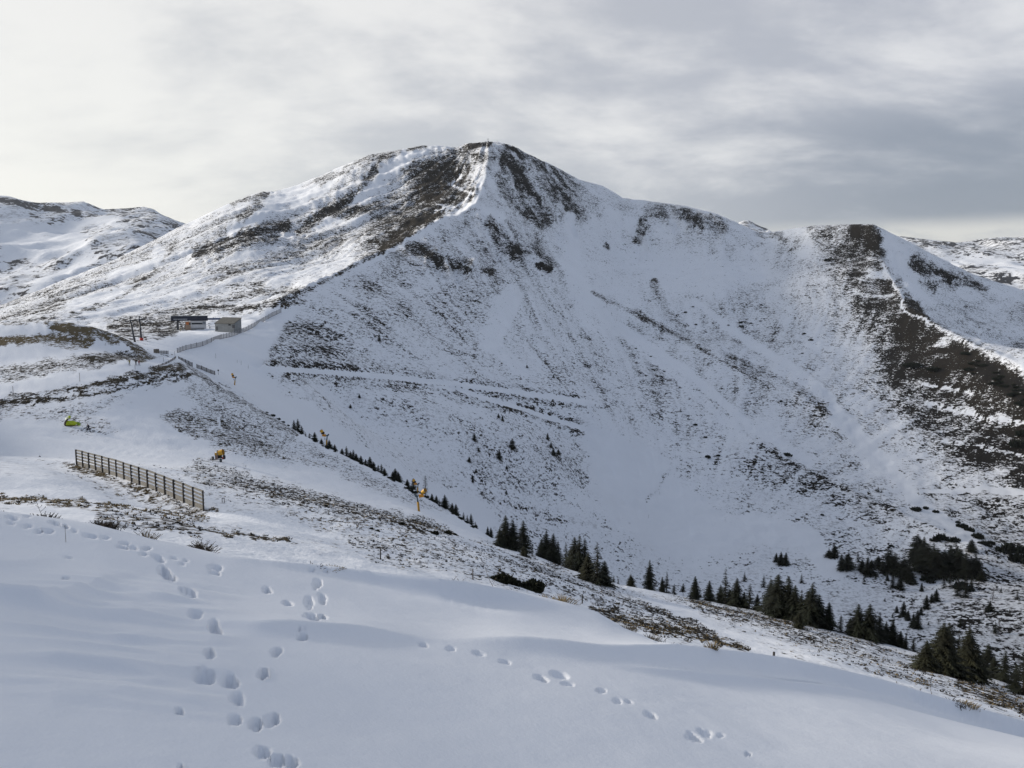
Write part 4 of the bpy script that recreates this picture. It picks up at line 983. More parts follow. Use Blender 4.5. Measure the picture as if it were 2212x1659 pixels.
M = {
    'wood': mat('weathered_wood', (0.17, 0.16, 0.142), 0.85, 0.35, 5, bump=0.01, stretch=(1, 6, 6)),
    'post': mat('dark_wood_post', (0.055, 0.048, 0.042), 0.85, 0.3, 6),
    'greywood': mat('grey_wood', (0.15, 0.14, 0.135), 0.85, 0.25, 4),
    'palewood': mat('pale_grey_slats', (0.30, 0.30, 0.31), 0.85, 0.2, 4),
    'boxwood': mat('brown_boards', (0.12, 0.10, 0.075), 0.85, 0.25, 4),
    'yellow': mat('snow_gun_yellow', (0.62, 0.33, 0.03), 0.45, 0.10, 3),
    'orange': mat('snow_gun_orange', (0.60, 0.25, 0.02), 0.45, 0.10, 3),
    'ochre': mat('padding_ochre', (0.46, 0.25, 0.035), 0.7, 0.12, 3),
    'steel': mat('galvanised_steel', (0.20, 0.22, 0.24), 0.5, 0.15, 5, 0.4),
    'bluesteel': mat('blue_grey_steel', (0.07, 0.10, 0.12), 0.5, 0.15, 5),
    'darksteel': mat('dark_steel', (0.045, 0.048, 0.055), 0.5, 0.2, 3),
    'black': mat('black_rubber', (0.015, 0.015, 0.017), 0.8, 0.2, 5),
    'tyre': mat('tyre_rubber', (0.05, 0.055, 0.06), 0.9, 0.2, 8),
    'rim': mat('wheel_rim', (0.25, 0.26, 0.27), 0.4, 0.1, 4, 0.5),
    'redpad': mat('red_padding', (0.42, 0.045, 0.03), 0.7, 0.1, 3),
    'cabinet': mat('rusty_cabinet', (0.20, 0.13, 0.10), 0.6, 0.2, 3),
    'navy': mat('navy_cladding', (0.014, 0.018, 0.035), 0.45, 0.15, 1.2),
    'blue': mat('blue_cladding', (0.02, 0.05, 0.14), 0.45, 0.1, 1),
    'letter': mat('pale_lettering', (0.42, 0.44, 0.48), 0.6, 0.05, 1),
    'wallgrey': mat('grey_render', (0.25, 0.255, 0.25), 0.8, 0.08, 0.6),
    'roofgrey': mat('olive_grey_roof', (0.12, 0.115, 0.10), 0.75, 0.12, 0.8),
    'whitewall': mat('white_panels', (0.50, 0.50, 0.50), 0.7, 0.08, 0.8),
    'woodwall': mat('wooden_booth', (0.30, 0.22, 0.16), 0.8, 0.15, 1.5),
    'orangepanel': mat('orange_panel', (0.45, 0.14, 0.04), 0.7, 0.1, 1),
    'glass': mat('dark_glass', (0.02, 0.025, 0.03), 0.15, 0.1, 1),
    'door': mat('grey_door', (0.07, 0.07, 0.075), 0.6, 0.1, 1),
    'concrete': mat('grey_concrete', (0.22, 0.22, 0.22), 0.9, 0.15, 1.5),
    'limeskin': mat('lime_canopy', (0.42, 0.50, 0.02), 0.5, 0.06, 1.2),
    'greenskin': mat('green_canopy', (0.20, 0.30, 0.015), 0.5, 0.08, 1.2),
    'paleskin': mat('pale_canopy', (0.62, 0.66, 0.40), 0.5, 0.06, 1.2),
    'brownskin': mat('brown_edge', (0.07, 0.045, 0.025), 0.6, 0.15, 2),
    'skin': mat('skin', (0.45, 0.28, 0.20), 0.6, 0.05, 3),
    'cloth_dark': mat('dark_cloth', (0.018, 0.022, 0.032), 0.9, 0.2, 6),
    'cloth_black': mat('black_cloth', (0.012, 0.012, 0.014), 0.9, 0.2, 6),
    'cloth_red': mat('red_cloth', (0.20, 0.025, 0.03), 0.9, 0.15, 6),
    'cloth_yellow': mat('yellow_green_cloth', (0.22, 0.20, 0.04), 0.9, 0.15, 6),
    'cloth_gold': mat('yellow_cloth', (0.45, 0.34, 0.04), 0.9, 0.15, 6),
    'cloth_grey': mat('grey_cloth', (0.08, 0.08, 0.09), 0.9, 0.15, 6),
    'bark': mat('spruce_bark', (0.060, 0.045, 0.035), 0.95, 0.25, 8),
    'needle': mat('spruce_needles', (0.016, 0.019, 0.010), 0.9, 0.45, 2.2),
    'needle_warm': mat('young_spruce_needles', (0.026, 0.027, 0.013), 0.9, 0.4, 2.2),
    'larch': mat('bare_larch_twigs', (0.085, 0.070, 0.062), 0.95, 0.25, 3),
    'pine': mat('dwarf_pine_needles', (0.014, 0.019, 0.012), 0.9, 0.45, 2.0),
    'heather': mat('dark_heather', (0.030, 0.026, 0.020), 0.95, 0.4, 3),
    'straw': mat('dry_straw', (0.22, 0.165, 0.085), 0.9, 0.25, 4),
    'twig': mat('brown_twigs', (0.060, 0.045, 0.032), 0.9, 0.3, 4),
    'palewire': mat('pale_dry_stems', (0.16, 0.13, 0.09), 0.9, 0.25, 4),
    'cross': mat('dark_timber_cross', (0.06, 0.06, 0.06), 0.8, 0.1, 2),
    'ski': mat('ski_base', (0.10, 0.11, 0.13), 0.4, 0.2, 3),
}


class MB:
    """collects shapes and links them as one mesh object"""
    def __init__(self):
        self.v, self.f, self.mi = [], [], []

    def add(self, vs, fs, mi=0):
        o = len(self.v)
        self.v += [tuple(p) for p in vs]
        self.f += [tuple(i + o for i in f) for f in fs]
        self.mi += [mi] * len(fs)
        return self

    def box(self, c, s, rot=None, mi=0, taper=1.0):
        vs = []
        for z in (-1, 1):
            k = taper if z > 0 else 1.0
            for x, y in ((-1, -1), (1, -1), (1, 1), (-1, 1)):
                p = Vector((x * s[0] / 2 * k, y * s[1] / 2 * k, z * s[2] / 2))
                if rot is not None: p = rot @ p
                vs.append(p + Vector(c))
        return self.add(vs, [(3, 2, 1, 0), (4, 5, 6, 7), (0, 1, 5, 4), (1, 2, 6, 5), (2, 3, 7, 6), (3, 0, 4, 7)], mi)

    def cyl(self, p0, p1, r0, r1=None, n=10, cap=True, mi=0):
        r1 = r0 if r1 is None else r1
        p0, p1 = Vector(p0), Vector(p1)
        d = (p1 - p0).normalized()
        a = d.orthogonal().normalized()
        b = d.cross(a)
        vs = []
        for p, r in ((p0, r0), (p1, r1)):
            for k in range(n):
                t_ = 2 * math.pi * k / n
                vs.append(p + a * math.cos(t_) * r + b * math.sin(t_) * r)
        fs = [(k, (k + 1) % n, n + (k + 1) % n, n + k) for k in range(n)]
        if cap:
            fs += [tuple(range(n - 1, -1, -1)), tuple(range(n, 2 * n))]
        return self.add(vs, fs, mi)

    def tube(self, pts, r, n=5, mi=0):
        rs = r if isinstance(r, (list, tuple)) else [r] * len(pts)
        for i in range(len(pts) - 1):
            self.cyl(pts[i], pts[i + 1], rs[i], rs[i + 1], n, True, mi)
        return self

    def build(self, name, mats, parent=None, smooth=False, loc=None):
        me = bpy.data.meshes.new(name)
        me.from_pydata(self.v, [], self.f)
        for m in (mats if isinstance(mats, (list, tuple)) else [mats]):
            me.materials.append(m)
        me.polygons.foreach_set('material_index', self.mi)
        if smooth:
            me.polygons.foreach_set('use_smooth', [True] * len(self.f))
        me.update()
        return link(name, me, parent, loc)


def link(name, me, parent=None, loc=None):
    o = bpy.data.objects.new(name, me)
    COL.objects.link(o)
    if parent is not None: o.parent = parent
    if loc is not None: o.location = loc
    return o


def empty(name, loc, rz=0.0):
    e = bpy.data.objects.new(name, None)
    e.empty_display_size = 0.2
    COL.objects.link(e)
    e.location = loc
    e.rotation_euler = (0, 0, rz)
    return e


def face_cam(p):
    """yaw that turns a thing's -Y side to the viewpoint"""
    return -math.atan2(p[0], p[1])


def dup(root, loc, rz=None, sc=None):
    r = root.copy()
    COL.objects.link(r)
    r.location = loc
    if rz is not None: r.rotation_euler = (0, 0, rz)
    if sc is not None: r.scale = (sc, sc, sc) if isinstance(sc, (int, float)) else sc
    for ch in root.children:
        c = ch.copy()
        COL.objects.link(c)
        c.parent = r
        for g_ in ch.children:
            d = g_.copy()
            COL.objects.link(d)
            d.parent = c
    return r


def dist(p):
    return math.sqrt(p[0] ** 2 + p[1] ** 2 + (p[2] - CAM_Z) ** 2)


def size_at(p, px):
    """metres that px pixels of the reading frame span at point p"""
    f = p[1] * CP - (p[2] - CAM_Z) * SP
    return px * f / FPX


# ---------------------------------------------------------------- fences
def unit_bar():
    me = bpy.data.meshes.new('rail')
    vs, fs = [], []
    mb = MB().box((0, 0, 0), (1, 1, 1))
    me.from_pydata(mb.v, [], mb.f)
    return me


BAR = unit_bar()
BAR.materials.append(M['wood'])
BAR_P = BAR.copy(); BAR_P.materials.clear(); BAR_P.materials.append(M['post'])
BAR_G = BAR.copy(); BAR_G.materials.clear(); BAR_G.materials.append(M['greywood'])
BAR_L = BAR.copy(); BAR_L.materials.clear(); BAR_L.materials.append(M['palewood'])


def bar(name, me, parent, p0, p1, th, hh, off=Vector((0, 0, 0))):
    """a straight rail between two points of a thing (parent coordinates)"""
    p0, p1 = Vector(p0) + off, Vector(p1) + off
    d = p1 - p0
    o = link(name, me, parent)
    rot = d.to_track_quat('X', 'Z').to_matrix().to_4x4()
    o.matrix_local = Matrix.Translation((p0 + p1) / 2) @ rot @ Matrix.Diagonal((d.length, th, hh, 1))
    return o


a, c = FENCE_A.copy(), FENCE_C.copy()
root = empty('snow_fence', a)
tag(root, 'weathered wooden snow fence of seventeen posts on the slope below the piste', 'fence')
N_P, H_F = 17, 1.76
base = []
for i in range(N_P):
    f = i / (N_P - 1)
    x, y = a.x + (c.x - a.x) * f, a.y + (c.y - a.y) * f
    base.append(Vector((x, y, float(fence_z(f)))) - a)
fdir = (base[-1] - base[0]).normalized()
nrm = Vector((fdir.y, -fdir.x, 0)).normalized()
if nrm.y > 0: nrm = -nrm
for i, p in enumerate(base):
    last = i == N_P - 1
    hh = H_F + random.uniform(-0.02, 0.05)
    lean = Vector((random.uniform(-0.03, 0.03), random.uniform(-0.03, 0.03), 0))
    pw = 0.13 if last else 0.115
    pb = bar('post', BAR_P, root, p + Vector((0, 0, -0.5)), p + Vector((0, 0, hh)) + lean, pw, pw, nrm * 0.075)
for i in range(N_P - 1):
    for hgt, wd in ((0.20, 0.42), (0.64, 0.185), (0.99, 0.185), (1.33, 0.185), (1.66, 0.20)):
        j0, j1 = random.uniform(-0.03, 0.03), random.uniform(-0.03, 0.03)
        bar('rail', BAR, root, base[i] + Vector((0, 0, hgt + j0)), base[i + 1] + Vector((0, 0, hgt + j1)), 0.045, wd)


def slat_fence(name, label, pts, hpx, lay, pme, me, npost, group=None, slats=5, thick=0.06):
    """fence with posts and slatted bays along surveyed base points [(x, y)]; hpx = height in the reading frame at both ends"""
    w3 = [lay.hit(*p) for p in pts]
    cum = [0]
    for i in range(1, len(w3)):
        cum.append(cum[-1] + (w3[i] - w3[i - 1]).length)
    root = empty(name, w3[0])
    tag(root, label, 'fence', group)
    pos = []
    for k in range(npost):
        d_ = cum[-1] * k / (npost - 1)
        q = [float(np.interp(d_, cum, [v[i] for v in w3])) for i in range(3)]
        f = k / (npost - 1)
        h_ = size_at(q, hpx[0] + (hpx[1] - hpx[0]) * f)
        pos.append((Vector(q) - w3[0], h_))
    for p, h_ in pos:
        bar('post', pme, root, p + Vector((0, 0, -0.4)), p + Vector((random.uniform(-.03, .03), 0, h_ * 1.06)), 0.16, 0.16, Vector((0, -0.10, 0)))
    for (p, h0), (q, h1) in zip(pos[:-1], pos[1:]):
        mb = MB()
        d = q - p
        for s in range(slats):
            f0 = (-0.05 if s == 0 else 0.06 + s / slats * 0.94)
            f1 = 0.06 + s / slats * 0.94 + 0.94 / slats * 0.66
            vs = []
            for yy in (-thick / 2, thick / 2):
                vs += [p + Vector((0, yy, h0 * f0)), q + Vector((0, yy, h1 * f0)), q + Vector((0, yy, h1 * f1)), p + Vector((0, yy, h0 * f1))]
            mb.add(vs, [(0, 1, 2, 3), (7, 6, 5, 4), (0, 4, 5, 1), (3, 2, 6, 7), (0, 3, 7, 4), (1, 5, 6, 2)])
        mb.build('slat_panel', me, root)
    return root


zr = lambda x, y: zq(x, y, 620, 1180, 3.95)
zs = lambda x, y: zq(x, y, 460, 1180, 5.925)
slat_fence('piste_fence', 'long grey slatted fence climbing the snowy saddle towards the mountain', [zr(*p) for p in [(310, 826), (430, 782), (560, 752), (700, 722), (860, 657), (1000, 607), (1180, 567), (1260, 537), (1390, 482), (1540, 402), (1660, 332), (1780, 262), (1925, 197)]], (10.2, 8.8), MTN, BAR_P, M['palewood'], 44, slats=6)
slat_fence('slat_barrier', 'short slatted barrier standing alone on the snow right of the road corner', [zr(*p) for p in [(615, 1064), (690, 1088), (755, 1118), (825, 1146), (895, 1170)]], (8.4, 8.6), MTN, BAR_P, M['greywood'], 5, slats=6)
slat_fence('slat_barrier', 'slatted barrier following the hill crest right below the road corner', [zr(*p) for p in [(330, 905), (430, 965), (545, 1040)]], (5.0, 9.5), HILL, BAR_P, M['greywood'], 5, slats=5)
slat_fence('slat_barrier', 'low pale slatted barrier beside the brown board screen on the road', [zs(*p) for p in [(990, 1250), (1100, 1262), (1200, 1270)]], (6.0, 7.2), MTN, BAR_P, M['palewood'], 6, slats=4)
slat_fence('slat_barrier', 'low dark slatted barrier on the bank below the road, left of the road corner', [zr(*p) for p in [(-60, 1065), (20, 1042), (110, 1010), (200, 968), (285, 900)]], (4.2, 4.8), HILL, BAR_P, M['greywood'], 9, slats=4)
p = MTN.hit(*zs(925, 1250))
root = empty('board_screen', p, face_cam(p))
tag(root, 'brown wooden board screen at the end of the low pale barrier', 'screen')
wS, hS = size_at(p, 11.2), size_at(p, 9.2)
for k in range(6):
    MB().box(((k - 2.5) / 6 * wS, 0, hS / 2 + random.uniform(-.04, .04)), (wS / 6 * 0.96, 0.06, hS)).build('plank', M['boxwood'], root)
for s in (-1, 1):
    MB().box((s * wS * 0.4, 0.08, hS / 2 - 0.2), (0.1, 0.09, hS + 0.4)).build('post', M['post'], root)


# ---------------------------------------------------------------- lift station, service building, pylons
p = MTN.hit(*zr(470, 478))
U = size_at(p, 1.0 / (3.95 * 1.82279))       # metres per enlarged pixel
root = empty('lift_station', p, face_cam(p))
tag(root, 'chairlift top station with dark navy roof housing on a single column', 'lift station')
lx = lambda x: (x - 470) * U
lz = lambda y: (478 - y) * U
roof = MB().box((lx(505), 2.6, lz(293)), (530 * U, 5.2, 74 * U)).build('roof_housing', M['navy'], root)
MB().box((lx(236), 2.6, lz(295)), (0.35, 4.8, 66 * U)).build('end_cap', M['steel'], roof)
MB().box((lx(505), 2.6, lz(254)), (545 * U, 5.5, 0.18)).build('roof_edge', M['steel'], roof)
lt = MB()
for x0, x1 in ((272, 330), (338, 470)):
    n_ = int((x1 - x0) / 9)
    for k in range(n_):
        lt.box((lx(x0 + (k + 0.5) * (x1 - x0) / n_), -0.03, lz(303)), ((x1 - x0) / n_ * U * 0.72, 0.04, 11 * U))
lt.build('lettering', M['letter'], roof)
MB().box((lx(330), 1.8, lz(395)), (30 * U, 1.1, 150 * U)).build('column', M['darksteel'], root)
MB().box((lx(330), 1.8, lz(472)), (70 * U, 2.4, 0.6)).build('column_base', M['concrete'], root)
MB().tube([(lx(360), 2.4, lz(345)), (lx(385), 2.4, lz(440))], 0.16, 6).tube([(lx(395), 2.8, lz(340)), (lx(375), 2.8, lz(400))], 0.12, 6).build('brace', M['darksteel'], root)
booth = MB().box((lx(630), 2.4, lz(395)), (228 * U, 4.2, 128 * U)).build('booth', M['whitewall'], root)
MB().box((lx(610), 0.27, lz(374)), (160 * U, 0.08, 26 * U)).build('window', M['glass'], booth)
MB().box((lx(715), 0.27, lz(366)), (46 * U, 0.08, 44 * U)).build('panel', M['steel'], booth)
MB().box((lx(615), 0.24, lz(455)), (190 * U, 0.12, 30 * U)).build('plinth', M['concrete'], booth)
b2 = MB().box((lx(476), 2.2, lz(405)), (80 * U, 4.4, 128 * U)).build('timber_booth', M['woodwall'], root)
MB().box((lx(470), -0.04, lz(370)), (40 * U, 0.08, 40 * U)).build('sign_panel', M['orangepanel'], b2)
MB().box((lx(505), -0.04, lz(378)), (26 * U, 0.08, 22 * U)).build('window', M['glass'], b2)
MB().box((lx(868), 3.2, lz(305)), (200 * U, 2.2, 27 * U)).build('link_roof', M['blue'], root)
MB().box((lx(815), 3.2, lz(428)), (240 * U, 0.3, 5 * U)).build('railing', M['steel'], root)
MB().box((lx(250), 2.0, lz(485)), (0.5, 3.0, 1.0)).box((lx(400), 2.0, lz(474)), (150 * U, 3.0, 0.9)).build('ramp', M['concrete'], root)

p = MTN.hit(*zr(897, 490))
U2 = size_at(p, 1.0 / (3.95 * 1.82279))
root = empty('service_building', p, face_cam(p) - R(32))
tag(root, 'grey service building with sloping olive roof beside the blue link roof', 'building')
Lb, Hb, Db = 270 * U2 / math.cos(R(32)), 118 * U2, 9.0
# body: prism with roof rising to the back
zb = -1.0
Hr = Hb + 3.3
body = MB()
vs = [(0, 0, zb), (Lb, 0, zb), (Lb, Db, zb), (0, Db, zb), (0, 0, Hb), (Lb, 0, Hb - 0.2), (Lb, Db, Hr - 0.2), (0, Db, Hr)]
body.add(vs, [(3, 2, 1, 0), (0, 1, 5, 4), (1, 2, 6, 5), (2, 3, 7, 6), (3, 0, 4, 7), (4, 5, 6, 7)]).build('wall', M['wallgrey'], root)
rf = MB()
e = 0.35
vs = [(-e, -e, Hb - 0.02), (Lb + e, -e, Hb - 0.22), (Lb + e, Db + e, Hr - 0.1), (-e, Db + e, Hr + 0.1)]
vs += [(x, y, z + 0.28) for x, y, z in vs]
rf.add(vs, [(3, 2, 1, 0), (0, 1, 5, 4), (1, 2, 6, 5), (2, 3, 7, 6), (3, 0, 4, 7), (4, 5, 6, 7)]).build('roof', M['roofgrey'], root)
bx_ = lambda x: (x - 895) * U2 / math.cos(R(32))
bz_ = lambda y: (490 - y) * U2
wn = MB().box((bx_(1110), -0.03, bz_(357) - 1.2), (40 * U2, 0.1, 26 * U2)).build('window', M['glass'], root)
MB().box((bx_(1110), -0.06, bz_(371) - 1.2), (46 * U2, 0.14, 0.08)).build('sill', M['concrete'], wn)
MB().box((bx_(1166), -0.03, bz_(372) - 1.6), (44 * U2, 0.1, 52 * U2)).build('door', M['door'], root)
MB().box((bx_(924), -0.03, bz_(445)), (26 * U2, 0.1, 58 * U2)).build('door', M['door'], root)


def pylon(bx, by, hpx, label, red, lean, roll):
    p = MTN.hit(*zs(bx, by))
    k = size_at(p, 1.0 / (5.925 * 1.82279))
    H = hpx * k
    root = empty('lift_pylon', p, face_cam(p))
    tag(root, label, 'pylon', 'chairlift pylons at the station')
    MB().cyl((0, 0, -1), (lean * H, 0, H), 0.48, 0.34, 14).build('mast', M['darksteel'], root, True)
    top = Vector((lean * H, 0, H - 0.3))
    wA = 115 * k
    ar = MB().box(top, (2 * wA, 0.42, 0.42), Matrix.Rotation(roll, 3, 'Y')).build('crossarm', M['darksteel'], root)
    for s in (-1, 1):
        c_ = top + Vector((s * wA * 0.95 * math.cos(roll), 0, -s * wA * 0.95 * math.sin(roll)))
        MB().box(c_ + Vector((0, 0, 0.3)), (0.5, 3.2, 0.3)).cyl(c_ + Vector((0, -1.2, 0.3)), c_ + Vector((0, -1.2, 0.31)), 0.3).build('sheave_train', M['darksteel'], root)
    MB().box(top + Vector((0, 0, 0.9)), (0.35, 0.35, 1.3)).box(top + Vector((0, 0, 1.6)), (1.2, 0.2, 0.2)).build('mast_head', M['darksteel'], root)
    if red:
        MB().cyl((0, 0, -0.4), (0, 0, 1.2), 0.78, 0.76, 14).build('padding', M['redpad'], root, True)


pylon(432, 988, 512, 'dark chairlift pylon half hidden by the brown hump', False, -0.17, R(-9))
pylon(577, 950, 495, 'dark chairlift pylon with red padding round its foot', True, -0.055, R(-5))


# ---------------------------------------------------------------- snow guns
def gun_tower(x, y, hpx, lay, label, yaw, proto=[None], tilt=0.0, vary=None):
    p = lay.hit(x, y)
    H = size_at(p, hpx)
    if proto[0] is None:
        root = empty('snow_gun', (0, 0, 0))
        u = 4.3 / 810.0
        X_ = lambda v: (v - 800) * u
        Z_ = lambda v: (1410 - v) * u
        MB().cyl((X_(815), 0, -0.5), (X_(770), 0, Z_(1060)), 0.23, 0.21, 14).build('padded_pole', M['ochre'], root, True)
        MB().cyl((X_(770), 0, Z_(1062)), (X_(733), 0, Z_(850)), 0.14, 0.13, 10).build('upper_pole', M['bluesteel'], root, True)
        MB().box((X_(725), 0, Z_(850)), (0.55, 0.4, 0.4), Matrix.Rotation(R(35), 3, 'Y')).box((X_(690), 0.1, Z_(815)), (0.6, 0.3, 0.3), Matrix.Rotation(R(40), 3, 'Y')).build('knuckle', M['bluesteel'], root)
        MB().tube([(X_(745), 0.05, Z_(850)), (X_(830), 0.05, Z_(815))], 0.09, 8).build('arm', M['bluesteel'], root)
        MB().box((X_(895), -0.1, Z_(832)), (1.0, 0.6, 0.55), Matrix.Rotation(R(-12), 3, 'Y'), taper=0.85).build('control_box', M['orange'], root)
        ax = Vector((0.62, -0.45, 0.62)).normalized()
        c0 = Vector((X_(930), 0, Z_(725)))
        brl = MB().cyl(c0, c0 + ax * 0.95, 0.36, 0.42, 18, False).cyl(c0 + ax * 0.02, c0 + ax * 0.94, 0.33, 0.39, 18, False).build('barrel', M['yellow'], root, True)
        MB().cyl(c0 - ax * 0.12, c0 + ax * 0.06, 0.40, 0.40, 18).build('fan_guard', M['black'], brl)
        MB().cyl(c0 + ax * 0.90, c0 + ax * 0.99, 0.44, 0.44, 18, False).build('nozzle_ring', M['steel'], brl)
        MB().tube([(X_(770), -0.1, Z_(1040)), (X_(860), -0.1, Z_(1000)), (X_(890), -0.1, Z_(930))], 0.035, 6).tube([(X_(850), -0.1, Z_(1040)), (X_(910), -0.1, Z_(1010))], 0.05, 6).build('hose', M['bluesteel'], root)
        MB().box((X_(985), -0.05, Z_(752)), (0.5, 0.5, 0.16)).build('cradle', M['black'], root)
        proto[0] = root
    else:
        root = dup(proto[0], p)
    root.location = p
    s = H / 4.3
    root.scale = (s, s, s)
    root.rotation_euler = (0, tilt, face_cam(p) + yaw)
    tag(root, label, 'snow gun', 'tower snow guns along the piste')
    return root


z5 = lambda x, y: zq(x, y, 1560, 1860, 9.215)
gun_tower(*z5(820, 1408), 48, HILL, 'yellow tower snow gun on the lower piste with orange box and grey arm', 0)
gun_tower(*zq(1010, 1218, 860, 1440, 15.8), 24.5, MTN, 'yellow tower snow gun alone on the snow beside the short slatted barrier', R(150), tilt=R(-2))
gun_tower(*zq(776, 318, 900, 1600, 2.0109), 36, HILL, 'thin yellow tower snow gun sticking up from the small spruces halfway down the hill crest', R(165), tilt=R(2))
gun_tower(*zq(1497, 690, 900, 1600, 2.0109), 30, HILL, 'thin yellow tower snow gun on the crest just behind the lower one', R(160), tilt=R(3))

p = HILL.hit(*zq(1010, 1182, 780, 1720, 12.29))
u = size_at(p, 1.0 / (12.29 * 1.82279))
root = empty('mobile_snow_gun', p, face_cam(p))
tag(root, 'mobile yellow fan snow gun on three small wheels parked on the piste', 'snow gun')
X_ = lambda v: (v - 1010) * u
Z_ = lambda v: (1182 - v) * u
ax = Vector((0.88, -0.30, 0.27)).normalized()
c0 = Vector((X_(985), 0.15, Z_(800)))
brl = MB().cyl(c0, c0 + ax * 1.02, 0.50, 0.54, 22, False).cyl(c0 + ax * 0.02, c0 + ax * 1.0, 0.46, 0.50, 22, False).build('barrel', M['yellow'], root, True)
MB().cyl(c0 - ax * 0.28, c0 + ax * 0.1, 0.44, 0.52, 20).build('fan_housing', M['steel'], brl, True)
MB().cyl(c0 + ax * 0.98, c0 + ax * 1.05, 0.56, 0.56, 22, False).build('nozzle_ring', M['darksteel'], brl)
MB().box((X_(1210), 0, Z_(612)), (0.1, 0.1, 0.28)).build('sensor', M['darksteel'], brl)
MB().box((X_(880), 0.0, Z_(815)), (0.46, 0.6, 0.42)).build('control_box', M['ochre'], root)
MB().box((X_(900), -0.05, Z_(975)), (0.48, 0.5, 0.86)).build('cabinet', M['cabinet'], root)
MB().box((X_(950), 0.05, Z_(700)), (0.18, 0.2, 0.42)).build('mast', M['darksteel'], root)
MB().box((X_(1060), 0.05, Z_(955)), (0.75, 0.7, 0.62)).build('compressor', M['black'], root)
MB().box((X_(1185), -0.2, Z_(1020)), (0.2, 0.25, 0.34)).build('reflector_panel', M['redpad'], root)
MB().box((X_(1000), 0, Z_(1085)), (2.2, 0.14, 0.12)).box((X_(1090), -0.3, Z_(1075)), (0.12, 0.9, 0.12)).box((X_(820), 0.35, Z_(1095)), (0.9, 0.1, 0.1), Matrix.Rotation(R(25), 3, 'Z')).build('chassis', M['darksteel'], root)
for wx, wz, wr, wy in ((730, 1015, 0.33, 0.1), (1090, 1120, 0.29, -0.75), (1250, 1000, 0.42, 0.2)):
    wh = MB().cyl((X_(wx) - 0.13, wy - 0.05, Z_(wz)), (X_(wx) + 0.13, wy + 0.05, Z_(wz)), wr, wr, 18).build('wheel', M['tyre'], root, True)
    MB().cyl((X_(wx) - 0.15, wy - 0.06, Z_(wz)), (X_(wx) + 0.15, wy + 0.06, Z_(wz)), wr * 0.5, wr * 0.5, 12).build('rim', M['rim'], wh)


# ---------------------------------------------------------------- people
def body_mesh(pose, mats, name):
    """one continuous figure grown over a skeleton; height 1.78 m before scaling; mats = skin, jacket, trousers, boots"""
    J = {'pelvis': (0, 0, 0.95, 0.15), 'waist': (0, 0, 1.12, 0.145), 'chest': (0, 0, 1.35, 0.17), 'neck': (0, 0, 1.50, 0.07), 'chin': (0, -0.02, 1.58, 0.085), 'head': (0, 0, 1.70, 0.105)}
    E = [('pelvis', 'waist'), ('waist', 'chest'), ('chest', 'neck'), ('neck', 'chin'), ('chin', 'head')]
    for s, k in ((-1, 'l'), (1, 'r')):
        q = pose[k]
        J[k + 'sh'] = (s * 0.20, 0, 1.43, 0.085)
        J[k + 'el'] = q['el'] + (0.062,)
        J[k + 'wr'] = q['wr'] + (0.045,)
        J[k + 'ha'] = q['ha'] + (0.05,)
        J[k + 'hip'] = (s * 0.10, 0, 0.90, 0.115)
        J[k + 'kn'] = q['kn'] + (0.085,)
        J[k + 'an'] = q['an'] + (0.068,)
        J[k + 'to'] = (q['an'][0] + s * 0.02, q['an'][1] - 0.20, q['an'][2] - 0.06, 0.055)
        E += [('chest', k + 'sh'), (k + 'sh', k + 'el'), (k + 'el', k + 'wr'), (k + 'wr', k + 'ha'), ('pelvis', k + 'hip'), (k + 'hip', k + 'kn'), (k + 'kn', k + 'an'), (k + 'an', k + 'to')]
    names = list(J)
    tw = pose.get('twist', Matrix.Identity(3))
    vs = []
    for n_ in names:
        v = Vector(J[n_][:3])
        if J[n_][2] > 0.96 and not n_.endswith(('kn', 'an', 'to', 'hip')):
            v = Vector((0, 0, 0.95)) + tw @ (v - Vector((0, 0, 0.95)))
        vs.append(v)
    me = bpy.data.meshes.new(name + '_cage')
    me.from_pydata(vs, [(names.index(a_), names.index(b_)) for a_, b_ in E], [])
    ob = bpy.data.objects.new(name + '_cage', me)
    COL.objects.link(ob)
    ob.modifiers.new('skin', 'SKIN')
    sk = me.skin_vertices[0].data
    for i, n_ in enumerate(names):
        sk[i].radius = (J[n_][3], J[n_][3] * (0.78 if n_ in ('chest', 'waist', 'pelvis') else 1.0))
        sk[i].use_root = n_ == 'pelvis'
    sb = ob.modifiers.new('sub', 'SUBSURF')
    sb.levels = sb.render_levels = 1
    dg = bpy.context.evaluated_depsgraph_get()
    out = bpy.data.meshes.new_from_object(ob.evaluated_get(dg))
    bpy.data.objects.remove(ob)
    out.name = name
    out.materials.clear()
    for m in mats:
        out.materials.append(m)
    head = Vector((0, 0, 0.95)) + tw @ Vector((0, 0, 0.75))
    hands = [vs[names.index('lha')], vs[names.index('rha')]]
    for pl in out.polygons:
        c = pl.center
        k = 1
        if (c - head).length < 0.21: k = 0
        elif min((c - h_).length for h_ in hands) < 0.08: k = 3
        elif c.z < 0.16: k = 3
        elif c.z < 0.92 and min((c - h_).length for h_ in hands) > 0.35: k = 2
        pl.material_index = k
        pl.use_smooth = True
    return out, head


